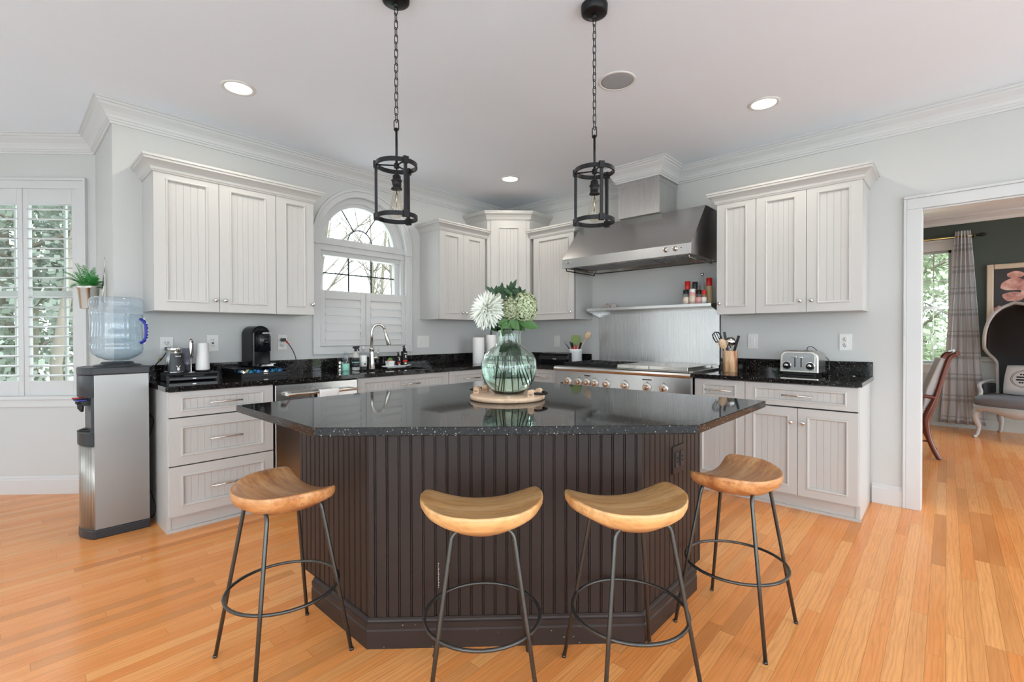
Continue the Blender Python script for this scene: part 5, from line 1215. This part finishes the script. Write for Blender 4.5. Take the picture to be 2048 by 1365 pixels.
for k in range(46):
    d = (rt*rnd.uniform(-1.0, -.1)-UPV*rnd.uniform(.5, 1.2)-fw*rnd.uniform(-.2, .5)).normalized(); leaf(b, cc+d*rnd.uniform(.0, .035), d, rnd.uniform(.05, .075), .0072, (-fw+UPV*.4).normalized(), rnd.uniform(.1, .35))
for k in range(90):
    th_ = rnd.uniform(0, 1.0); ph = rnd.uniform(0, 2*pi); d = q_ @ Vector((sin(th_)*cos(ph), sin(th_)*sin(ph), cos(th_))); leaf(b, cc+d*.016, d, rnd.uniform(.022, .034), .0045, (ax+d*.3+Vector((.01, .02, .03))).normalized(), -.5)
b.ball(tuple(cc), .020, 14, 10); b.build('bloom', 'petal', fl)
b = MB(Matrix.Translation(-o0)); stem(b, cc, loc(-.045, .012, -.02)); b.build('stem', 'stem', fl)
def hydrangea(label, c_, rx, rz_, m_, foot, seed):
    f_ = thing('hydrangea', label, 'flower', tuple(c_)); b = MB(Matrix.Translation(-c_)); rnd = random.Random(seed)
    n = int(rx*rz_*150000)
    knots = [Vector((rnd.gauss(0, 1), rnd.gauss(0, 1), rnd.gauss(0, 1))).normalized() for _ in range(44)]
    for k in range(n):
        t = (k+.5)/n; z = 1-2*t; r_ = sqrt(1-z*z); ph = k*2.39996; d = Vector((r_*cos(ph), r_*sin(ph), z)); wob = rnd.uniform(.84, 1.0)*(1+.16*max(0, (max(d.dot(k_) for k_ in knots)-.90)/.10))
        p = c_+Vector((d.x*rx, d.y*rx, d.z*rz_))*wob; s_ = rnd.uniform(.0062, .0095)
        a = d.orthogonal().normalized(); e2 = d.cross(a); a0 = rnd.uniform(0, pi)
        for j in range(4):
            an = a0+j*pi/2; u = a*cos(an)+e2*sin(an); v = d.cross(u); b.add([p, p+u*s_*.6+v*s_*.45+d*.002, p+u*s_+d*.0005, p+u*s_*.6-v*s_*.45+d*.002], [(0, 1, 2, 3)])
        b.ball(tuple(p+d*.001), .0022, 5, 4)
    b.ball(tuple(c_), 1.0, 14, 10, 0, (rx*.86, rx*.86, rz_*.86)) if 0 else None
    i0 = len(b.v); b.ball((0, 0, 0), 1, 14, 10, 1)
    for i in range(i0, len(b.v)): q = b.T.inverted() @ b.v[i]; b.v[i] = b.T @ Vector((c_.x+q.x*rx*.68, c_.y+q.y*rx*.68, c_.z+q.z*rz_*.68))
    b.build('bloom', [m_, 'stemdark'], f_); b = MB(Matrix.Translation(-c_)); stem(b, c_, foot); b.build('stem', 'stem', f_)
hydrangea('large pale green hydrangea on the right of the bouquet', loc(.078, .414, -.01), .055, .070, 'hydr', loc(.07, .04, .03), 21)
hydrangea('smaller sage green hydrangea in the middle of the bouquet', loc(.008, .405, -.03), .036, .058, 'hydr2', loc(-.03, .01, .02), 22)
def sprig(label, pts, leaves, m_, foot, nm='leafy_sprig'):
    f_ = thing(nm, label, 'foliage', tuple(pts)); b = MB(Matrix.Translation(-pts))
    for (base, d, L, w_) in leaves: leaf(b, base, d, L, w_, (-fw+UPV*.3).normalized(), .12)
    b.build('leaves', m_, f_); b = MB(Matrix.Translation(-pts)); stem(b, pts, foot); b.build('stem', 'stem', f_)
def crownleaves(c_, n, L, w_, spread, seed, tilt=0):
    rnd = random.Random(seed); out = []
    for k in range(n):
        a = -spread+2*spread*k/(n-1); d = rt*sin(a+tilt)+UPV*cos(a+tilt)+fw*rnd.uniform(-.5, .3); out.append((c_+UPV*rnd.uniform(-.03, .01), d, L*rnd.uniform(.75, 1.15), w_))
    return out
sprig('dark pointed leaves rising above the white chrysanthemum', loc(-.058, .480, .03), crownleaves(loc(-.066, .478, .03), 4, .062, .010, .75, 1, -.1)+crownleaves(loc(-.035, .475, .03), 4, .062, .012, .6, 2, .25), 'leafdark', loc(-.02, .02, .03))
sprig('tall dark pointed leaves rising in the middle of the bouquet', loc(.012, .495, .03), crownleaves(loc(.012, .488, .03), 5, .068, .011, .85, 3)+crownleaves(loc(-.005, .455, .03), 4, .06, .014, 1.2, 4), 'leafdark', loc(.015, .02, .0))
sprig('dark leaves rising above the large green hydrangea', loc(.055, .475, .03), crownleaves(loc(.05, .465, .03), 4, .058, .014, .7, 5, .3)+crownleaves(loc(.03, .44, .03), 5, .05, .016, 1.3, 15), 'leafdark', loc(.02, .24, .01))
sprig('broad glossy leaves spreading over the right rim of the vase', loc(.05, .345, -.02), [(loc(.045, .350, -.02), rt*1+UPV*-.30, .108, .026), (loc(.04, .345, 0), rt*.8+UPV*-.9, .06, .018), (loc(.04, .37, 0), rt*.9+UPV*.1+fw*.4, .08, .022), (loc(.02, .36, -.03), rt*.5-UPV*.7, .05, .016)], 'leaf', loc(.085, .06, -.01))
sprig('broad leaves hanging over the front rim of the vase', loc(-.01, .34, -.06), [(loc(-.005, .345, -.055), -UPV*1-rt*.35, .075, .020), (loc(.01, .35, -.06), rt*.6-UPV*.6, .06, .020), (loc(.0, .35, -.05), -rt*.9-UPV*.3, .055, .018), (loc(.015, .36, -.06), rt*.1-UPV*1, .06, .019)], 'leaf', loc(.0, .25, -.02))
sprig('mass of dark leaves below the flower heads', loc(-.02, .345, .0), crownleaves(loc(-.03, .345, .0), 9, .075, .020, 1.7, 6, -.2)+crownleaves(loc(.01, .35, .02), 9, .07, .020, 1.6, 7, .1)+crownleaves(loc(-.02, .36, -.03), 7, .06, .016, 1.5, 8, -.3), 'leafdark', loc(.01, .24, .0))
sprig('large submerged leaf and slim stems just inside the vase neck', loc(.02, .215, -.02), [(loc(.012, .232, -.02), rt*.6-UPV*.8, .075, .026), (loc(.0, .228, .02), -rt*.7-UPV*.35, .055, .02)], 'leafdark', loc(.05, .06, .02))
for k, (a, c_) in enumerate(((-.055, -.02), (.04, -.03), (.09, .0))):
    b = MB(); o_ = loc(a, .03 if abs(a) < .06 else .07, c_); p1 = loc(a*.15, .30, c_*.3)
    b.tube(catmull([Vector((0, 0, 0)), (p1-o_)*.5+rt*(a*.12), p1-o_], 8, False), .0022 if k % 2 else .003, 6); s_ = b.build('flower_stem', 'stem'); place(s_, tuple(o_)); tag(s_, 'slender green stem standing in the water of the vase', 'stem', 'loose stems in the vase')

# ================================================================ DINING ROOM FURNITURE
# curtain and rod
M['plaid'] = mat('plaid_curtain_cloth', (.5, .5, .5), .85); g = N(M['plaid']); uv = g.n('UVMap') if 0 else g.obj(); s_ = g.n('SeparateXYZ'); g.l(uv, s_.inputs[0])
zz = g.math('FRACT', g.math('MULTIPLY', s_.outputs[2], 3.6)); uu = g.math('FRACT', g.math('MULTIPLY', s_.outputs[1], 13))
band = g.math('MAXIMUM', g.math('LESS_THAN', g.math('ABSOLUTE', g.math('SUBTRACT', zz, .3)), .07), g.math('LESS_THAN', g.math('ABSOLUTE', g.math('SUBTRACT', zz, .52)), .035))
bu = g.math('LESS_THAN', g.math('ABSOLUTE', g.math('SUBTRACT', uu, .5)), .16); nz = g.noise(g.mapping(g.obj(), (60, 60, 400)), 1, 2)
c_ = g.mix(g.math('MULTIPLY', band, .6), (.64, .65, .67), (.24, .25, .27)); c_ = g.mix(g.math('MULTIPLY', bu, .35), c_, (.33, .34, .36)); c_ = g.mix(g.math('MULTIPLY', nz, .45), c_, (.74, .75, .76)); g.col(c_)
cu = thing('window_curtain', 'grey plaid curtain tied narrow beside the dining room window', 'curtain', (FX-.11, -.14, 0))
b = MB(); nz_, ny_ = 40, 60; vs = []
for i in range(nz_+1):
    t = i/nz_; z = .06+(2.545-.06)*t; half_ = .140*(1-t)**.9+.060; cy_ = -.005*(1-t)-.002; amp = .045*(1-.5*t)
    for j in range(ny_+1):
        u = j/ny_; ph = u*2*pi*4.5; vs.append((amp*sin(ph+.6*sin(t*3))+.012*sin(ph*2.3+t*4), cy_+half_*(1-2*u)+.010*cos(ph*1.0), z))
b.add(vs, [(i*(ny_+1)+j, i*(ny_+1)+j+1, (i+1)*(ny_+1)+j+1, (i+1)*(ny_+1)+j) for i in range(nz_) for j in range(ny_)], 0, True); o = b.build('cloth', 'plaid', cu); sd = o.modifiers.new('s', 'SOLIDIFY'); sd.thickness = .003
rd = thing('curtain_rod', 'dark curtain rod with pointed finial above the dining window', 'curtain rod', (FX-.11, -.2, 2.475))
b = MB(); b.cyl((0, -.065, 0), (0, 1.35, 0), .010, n=12); b.build('rod', 'brasst', rd)
b = MB(); b.lathe([(.008, .0), (.016, -.01), (.012, -.02), (.026, -.045), (.022, -.08), (.006, -.105), (1e-7, -.108)][::-1], (0, -.055, 0), 18, 0, 'y'); b.build('finial', 'blackmetal', rd); MB().box(-.01, -.045, -.012, .11, -.03, .012).build('bracket', 'blackmetal', rd)
# painting
pn = thing('framed_painting', 'gold-framed painting of pink mushrooms on the dark green wall', 'painting', (FX, -.36, 0), -90)
PW, z0_, z1_ = .80, 1.365, 2.095; b = MB(); fwid = .065
b.box(0, -.04, z0_, fwid, 0, z1_); b.box(PW-fwid, -.04, z0_, PW, 0, z1_); b.box(fwid, -.04, z1_-fwid, PW-fwid, 0, z1_); b.box(fwid, -.04, z0_, PW-fwid, 0, z0_+fwid)
M['goldframe'] = mat('champagne_gilt_frame', (.50, .40, .30), .4, .4); b.build('frame', 'goldframe', pn, bevel=.01, seg=3)
M['canvas'] = mat('dark_painted_canvas', (.03, .027, .032), .5); MB().box(fwid-.005, -.018, z0_+fwid-.005, PW-fwid+.005, 0, z1_-fwid+.005).build('canvas', 'canvas', pn)
M['pinkp'] = mat('pink_brushwork', (.55, .26, .22), .6); g = N(M['pinkp']); g.col(g.ramp(g.noise(g.obj(), 9, 3, .6), [(.35, (.34, .13, .12)), (.55, (.62, .33, .27)), (.72, (.75, .56, .50))]))
def blob(cx_, cz_, rx, rz_, dn=1.0):
    b = MB(); n = 26; b.add([(cx_, -.0195, cz_)]+[(cx_+rx*cos(2*pi*k/n), -.0185, cz_+(rz_ if sin(2*pi*k/n) > 0 else rz_*dn)*sin(2*pi*k/n)*(1+.08*sin(5*2*pi*k/n))) for k in range(n)], [(0, 1+k, 1+(k+1) % n) for k in range(n)]); return b.build('painted_shape', 'pinkp', pn)
blob(.255, 1.95, .075, .045, .8); blob(.25, 1.80, .125, .115, .35); blob(.24, 1.70, .10, .04, 1.9); blob(.115, 1.51, .055, .06); blob(.42, 1.74, .12, .10)
# hooded canopy chair
hc = thing('canopy_chair', 'grey hooded porter chair with dark lining under the painting', 'armchair', (8.02, -.68, 0), -112)
# local: front is -y, seat centre at origin
def ring_profile(a, v):
    """shell of the hood: a from -1 (left front edge) to 1, v 0..1 up"""
    q_ = min(1, max(0, (v-.40)/.22)); half_ = 66+54*q_*q_*(3-2*q_); an = a*R(half_); w_, d_ = .33, .33; z = .40+1.18*v; t = max(0, (v-.55)/.45); k = sqrt(max(0.0, 1-t**2.4*.97))
    x = w_*sin(an)*k; y = d_*cos(an)*k+.02 - (.24*v*(1-cos(an))*.5)
    return Vector((x, y, z))
def shell(name, m_, inset, parent):
    b = MB(); nu, nv = 36, 26; vs = []
    for i in range(nv+1):
        for j in range(nu+1):
            p = ring_profile(2*j/nu-1, i/nv); c0_ = Vector((0, .0, min(p.z, 1.15))); d = (p-c0_); p = p-d.normalized()*inset; vs.append(p)
    b.add(vs, [(i*(nu+1)+j, i*(nu+1)+j+1, (i+1)*(nu+1)+j+1, (i+1)*(nu+1)+j) for i in range(nv) for j in range(nu)], 0, True); return b.build(name, m_, parent)
shell('hood_outer', 'greywood', 0, hc); shell('hood_lining', 'uphd', .03, hc)
b = MB(); L_ = [ring_profile(-1, i/20) for i in range(21)]; Rr = [ring_profile(1, i/20) for i in range(21)][::-1]; b.tube(L_+Rr[1:], .018, 10); b.build('hood_frame', 'greywood', hc)
b = MB(); el = catmull([(-.33, .28, 0), (0, .33, 0), (.33, .28, 0), (.38, -.05, 0), (.33, -.36, 0), (0, -.43, 0), (-.33, -.36, 0), (-.38, -.05, 0)], 5)
vs = []; 
for s_, z in ((.80, .375), (.97, .385), (1.0, .43), (.97, .475), (.85, .495), (.5, .507)): vs += [(p.x*s_, p.y*s_, z) for p in el]
n = len(el); b.add(vs+[(0, 0, .51)], [(i*n+j, i*n+(j+1) % n, (i+1)*n+(j+1) % n, (i+1)*n+j) for i in range(5) for j in range(n)]+[(5*n+j, 5*n+(j+1) % n, 6*n) for j in range(n)], 0, True); b.build('seat_cushion', 'uphg', hc)
b = MB(); vs = []
for s_, zf in ((.97, 0), (1.0, 1)):
    pass
for j, p in enumerate(el):
    sc_z = .30+.03*cos(j*.9); vs += [(p.x*.99, p.y*.99, sc_z), (p.x*1.0, p.y*1.0, .385), (p.x*.93, p.y*.93, .385), (p.x*.93, p.y*.93, sc_z)]
b.add(vs, [(4*j+k, 4*((j+1) % n)+k, 4*((j+1) % n)+(k+1) % 4, 4*j+(k+1) % 4) for j in range(n) for k in range(4)], 0, True); b.build('apron', 'greywood', hc)
for x in (-.31, .31):
    for y, s_ in ((-.33, -1), (.26, 1)):
        b = MB(); b.tube(catmull([(x, y, .35), (x*1.06, y*1.06, .25), (x*.98, y*.98, .12), (x*1.02, y*1.04, .03), (x*1.08, y*1.12, .006)], 6, False), [.032]*6+[.028]*6+[.018]*6+[.016]*6+[.02], 10); b.build('leg', 'greywood', hc)
for s_ in (-1, 1):
    b = MB(); b.tube(catmull([(s_*.335, .16, .66), (s_*.37, .0, .64), (s_*.36, -.16, .60), (s_*.33, -.20, .52), (s_*.34, -.26, .42)], 6, False), .02, 8); b.build('arm', 'greywood', hc)
    MB().box(s_*.34-.03, -.14, .50, s_*.34+.03, .14, .62).build('arm_pad', 'uphd', hc, bevel=.015)
pl_ = thing('throw_pillow', 'pale pillow with oval printed emblem on the hooded chair', 'pillow', (7.93, -.66, .505), -112)
b = MB(); nn = 12; vs = []; sgn = (-1, 1)
Tm = Matrix.Rotation(R(-18), 4, 'X'); b = MB(Tm)
for s_ in sgn:
    for i in range(nn+1):
        for j in range(nn+1):
            u, v = 2*j/nn-1, 2*i/nn-1; th_ = .065*((1-u**4)*(1-v**4))**.5; vs.append((u*.20*(1-.05*v*v), s_*th_, .19+v*.18*(1-.05*u*u)))
m_ = (nn+1)**2; fs = []
for k in range(2):
    for i in range(nn):
        for j in range(nn): q_ = [k*m_+i*(nn+1)+j, k*m_+i*(nn+1)+j+1, k*m_+(i+1)*(nn+1)+j+1, k*m_+(i+1)*(nn+1)+j]; fs.append(q_ if k == 0 else q_[::-1])
b.add(vs, fs, 0, True); b.build('pillow_cover', 'uphw', pl_)
b = MB(Tm)
for rx, rz_ in ((.125, .105), (.113, .094)): b.tube([(rx*cos(2*pi*k/32), -.0665+.010*((cos(2*pi*k/32)*rx/.2)**2+(sin(2*pi*k/32)*rz_/.18)**2)*1.3, .19+rz_*sin(2*pi*k/32)) for k in range(32)], .0022, 5, closed=True)
for i, ww in enumerate((.05, .075, .075, .05)): b.box(-ww, -.071, .135+i*.032, ww, -.064, .135+i*.032+.016) if i in (1, 2) else [b.box(-ww+q_*.022, -.069, .135+i*.032, -ww+q_*.022+.014, -.062, .135+i*.032+.018) for q_ in range(5)]
b.build('emblem', 'charcoal', pl_)
# red mahogany armchair, back to the right
ac = thing('dining_armchair', 'red mahogany armchair with white upholstery at the edge of the opening', 'armchair', (6.40, .30, 0), -175)
# local: faces -y after rotation the chair faces +Y world; back at +y local
for x in (-.25, .25):
    pts = [(x, .235, .0), (x, .205, .05), (x, .150, .20), (x, .125, .36), (x, .140, .44), (x, .185, .56), (x, .225, .72), (x, .262, .88), (x, .300, 1.0), (x, .345, 1.03)]
    pr = catmull(pts, 4, False); b = MB(); b.tube(pr, [.022+.012*math.exp(-((p.z-.42)/.16)**2) for p in pr], 8); b.build('rear_leg', 'redwood', ac)
    b = MB(); b.tube(catmull([(x*1.04, .20, .60), (x*1.08, .08, .615), (x*1.10, -.08, .60), (x*1.08, -.17, .575), (x*1.06, -.20, .57)], 5, False), .018, 8); b.tube(catmull([(x*1.06, -.12, .58), (x*1.06, -.08, .50), (x*1.02, -.14, .40)], 5, False), .014, 8); b.build('arm', 'redwood', ac)
    b = MB(); b.tube(catmull([(x, -.24, .36), (x, -.27, .25), (x, -.25, .10), (x, -.27, .0)], 5, False), .02, 8); b.build('front_leg', 'redwood', ac)
b = MB(); b.box(-.26, -.24, .33, .26, .14, .38); b.cyl((-.25, .17, .17), (.25, .17, .17), .009, n=8); b.cyl((-.25, .19, .10), (.25, .19, .10), .009, n=8)
for x in (-.25, .25): b.cyl((x, .16, .17), (x, -.25, .17), .009, n=8)
b.tube(catmull([(-.25, .345, 1.03), (0, .36, 1.05), (.25, .345, 1.03)], 5, False), .024, 8); b.build('frame_rail', 'redwood', ac)
MB().box(-.25, -.26, .38, .25, .15, .47).build('seat', 'uphw', ac, bevel=.03, seg=3)
b = MB(); pr = [(.10, .47), (.16, .50), (.195, .68), (.24, .86), (.275, .98), (.23, .98), (.19, .86), (.13, .68)]; b.prism(pr, -.235, .235, 'x'); b.build('back_cushion', 'uphw', ac, bevel=.015, seg=3)

# ================================================================ OUTDOORS
o = MB().box(-70, -70, -.9, 90, 90, -.8).build('ground', 'grass'); struct(o, 'lawn and leaf litter around the house'); o['category'] = 'ground'
b = MB(); b.box(-30, -30, -.79, 8.6, -4.4, -.12); b.box(-30, -4.4, -.79, -4.4, 10, -.12); b.box(-4.4, 7.4, -.79, 13, 11.5, -.12); b.box(.8, 4.3, -.79, 13, 7.4, -.12); M['paving'] = painted('pale_bounce_paving', (.72, .71, .69), .8)  # pale ground added to reflect skylight up through the windows
o = struct(b.build('patio', 'paving'), 'pale ground added round the house to bounce skylight indoors'); o['category'] = 'patio'
def bare_tree(seed, h_, parent_name, label, loc_, group, dens=1.0, rad=.10):
    rnd = random.Random(seed); t = thing('bare_tree', label, 'tree', loc_, rnd.uniform(0, 360), group)
    tr = MB(); br = MB()
    def grow(b, p, d, L, r_, lev):
        pts = [p]; rs = [r_]; n = 5
        for i in range(n):
            d = (d+Vector((rnd.uniform(-.16, .16), rnd.uniform(-.16, .16), .03))).normalized(); p = p+d*L/n; pts.append(p); rs.append(r_*(1-.62*(i+1)/n))
        b.tube(pts, rs, 7 if lev == 0 else 4)
        if lev < 3:
            for k in range(int((7, 5, 4)[lev]*dens)):
                i = rnd.randint(2 if lev == 0 else 1, n); a = rnd.uniform(0, 2*pi); e2 = rnd.uniform(.5, 1.1)
                sd = Vector((cos(a), sin(a), 0)); nd = (d*cos(e2)+sd*sin(e2)+Vector((0, 0, .15))).normalized(); grow(br, pts[i], nd, L*rnd.uniform(.38, .58), rs[i]*.62, lev+1)
    grow(tr, Vector((0, 0, 0)), Vector((0, 0, 1)), h_, rad, 0); tr.build('trunk', 'bark', t); br.build('branches', 'bark', t); return t
def leafy_tree(seed, h_, label, loc_, group, m_='leafout', n=4600, rr_=2.2):
    rnd = random.Random(seed); t = thing('leafy_tree', label, 'tree', loc_, rnd.uniform(0, 360), group)
    b = MB(); b.tube([(0, 0, 0), (.1, 0, h_*.5), (0, .1, h_*.9)], [.16, .12, .05], 7)
    for k in range(9): a = k*2.4; z = h_*(.25+.07*k); b.tube([(0, 0, z), (rr_*.6*cos(a), rr_*.6*sin(a), z+.8)], [.05, .015], 4)
    b.build('trunk', 'bark', t); b = MB()
    cl = [(Vector((rnd.gauss(0, rr_*.45), rnd.gauss(0, rr_*.45), h_*rnd.uniform(.12, 1.0))), rnd.uniform(.35, .8)) for _ in range(46)]
    for k in range(n):
        c_, r_ = cl[k % 46]; d = Vector((rnd.gauss(0, 1), rnd.gauss(0, 1), rnd.gauss(0, 1))).normalized(); p = c_+d*r_*rnd.uniform(.6, 1)
        u = d.orthogonal().normalized()*rnd.uniform(.045, .09); v = d.cross(u).normalized()*u.length*.7; b.add([p-u, p-v, p+u, p+v], [(0, 1, 2, 3)])
    b.build('foliage', m_, t); return t
M['leafout'] = mat('spring_foliage', (.19, .22, .18), .7); M['leafout2'] = mat('evergreen_foliage', (.26, .30, .20), .7)
GT = 'bare trees outside the kitchen window'; t0 = bare_tree(1, 9, '', 'bare winter tree seen through the kitchen window', (3.4, 13.5, -.8), GT, 1.2)
t1 = bare_tree(2, 8, '', 'bare winter tree seen through the kitchen window', (7.2, 16, -.8), GT, 1.2)
for k, (x, y, s_, r_) in enumerate(((5.2, 19, 1.1, 40), (9.5, 14.5, .9, 100), (8.8, 21, 1.2, 10), (6.4, 24, 1.2, 220), (12.0, 20, 1.1, 300), (11.0, 27, 1.3, 160), (4.0, 26, 1.3, 80), (14.5, 25, 1.2, 30))):
    o = copy_tree((t0, t1)[k % 2]); place(o, (x, y, -.8), r_); o.scale = (s_, s_, s_)
GN = 'trees outside the breakfast nook'
n0 = leafy_tree(5, 6, 'soft green tree seen through the nook shutters', (-2.5, 13.5, -.8), GN, 'leafout'); n1 = bare_tree(6, 8, '', 'bare tree seen through the nook shutters', (-.5, 10.5, -.8), GN+' without leaves', 1.3, .12)
for k, (x, y, s_, r_) in enumerate(((-4, 16, 1.1, 120), (-1.5, 18, 1.2, 200), (-6, 13, 1, 70), (.4, 15, 1.1, 30), (2.4, 19, 1.3, 250), (.2, 21, 1.4, 150), (4.4, 23, 1.3, 310), (1.6, 26, 1.6, 90))): o = copy_tree(n0); place(o, (x, y, -.8), r_); o.scale = (s_, s_, s_)
for k, (x, y, s_, r_) in enumerate(((-2.6, 12, 1, 50), (.8, 12.5, .9, 120), (-1.2, 15, 1.1, 200), (-4.5, 12, 1, 20))): o = copy_tree(n1); place(o, (x, y, -.8), r_); o.scale = (s_, s_, s_)
GD = 'trees outside the dining room window'
d0 = leafy_tree(8, 6.5, 'evergreen tree outside the dining room window', (15.5, .6, -.8), GD, 'leafout2', 4200)
for k, (x, y, s_, r_) in enumerate(((17.5, 2.6, 1.1, 50), (18.5, -.9, 1.2, 120), (20.5, 1.2, 1.3, 200), (22, 4.5, 1.3, 20), (24, -1, 1.4, 20))): o = copy_tree(d0); place(o, (x, y, -.8), r_); o.scale = (s_, s_, s_)
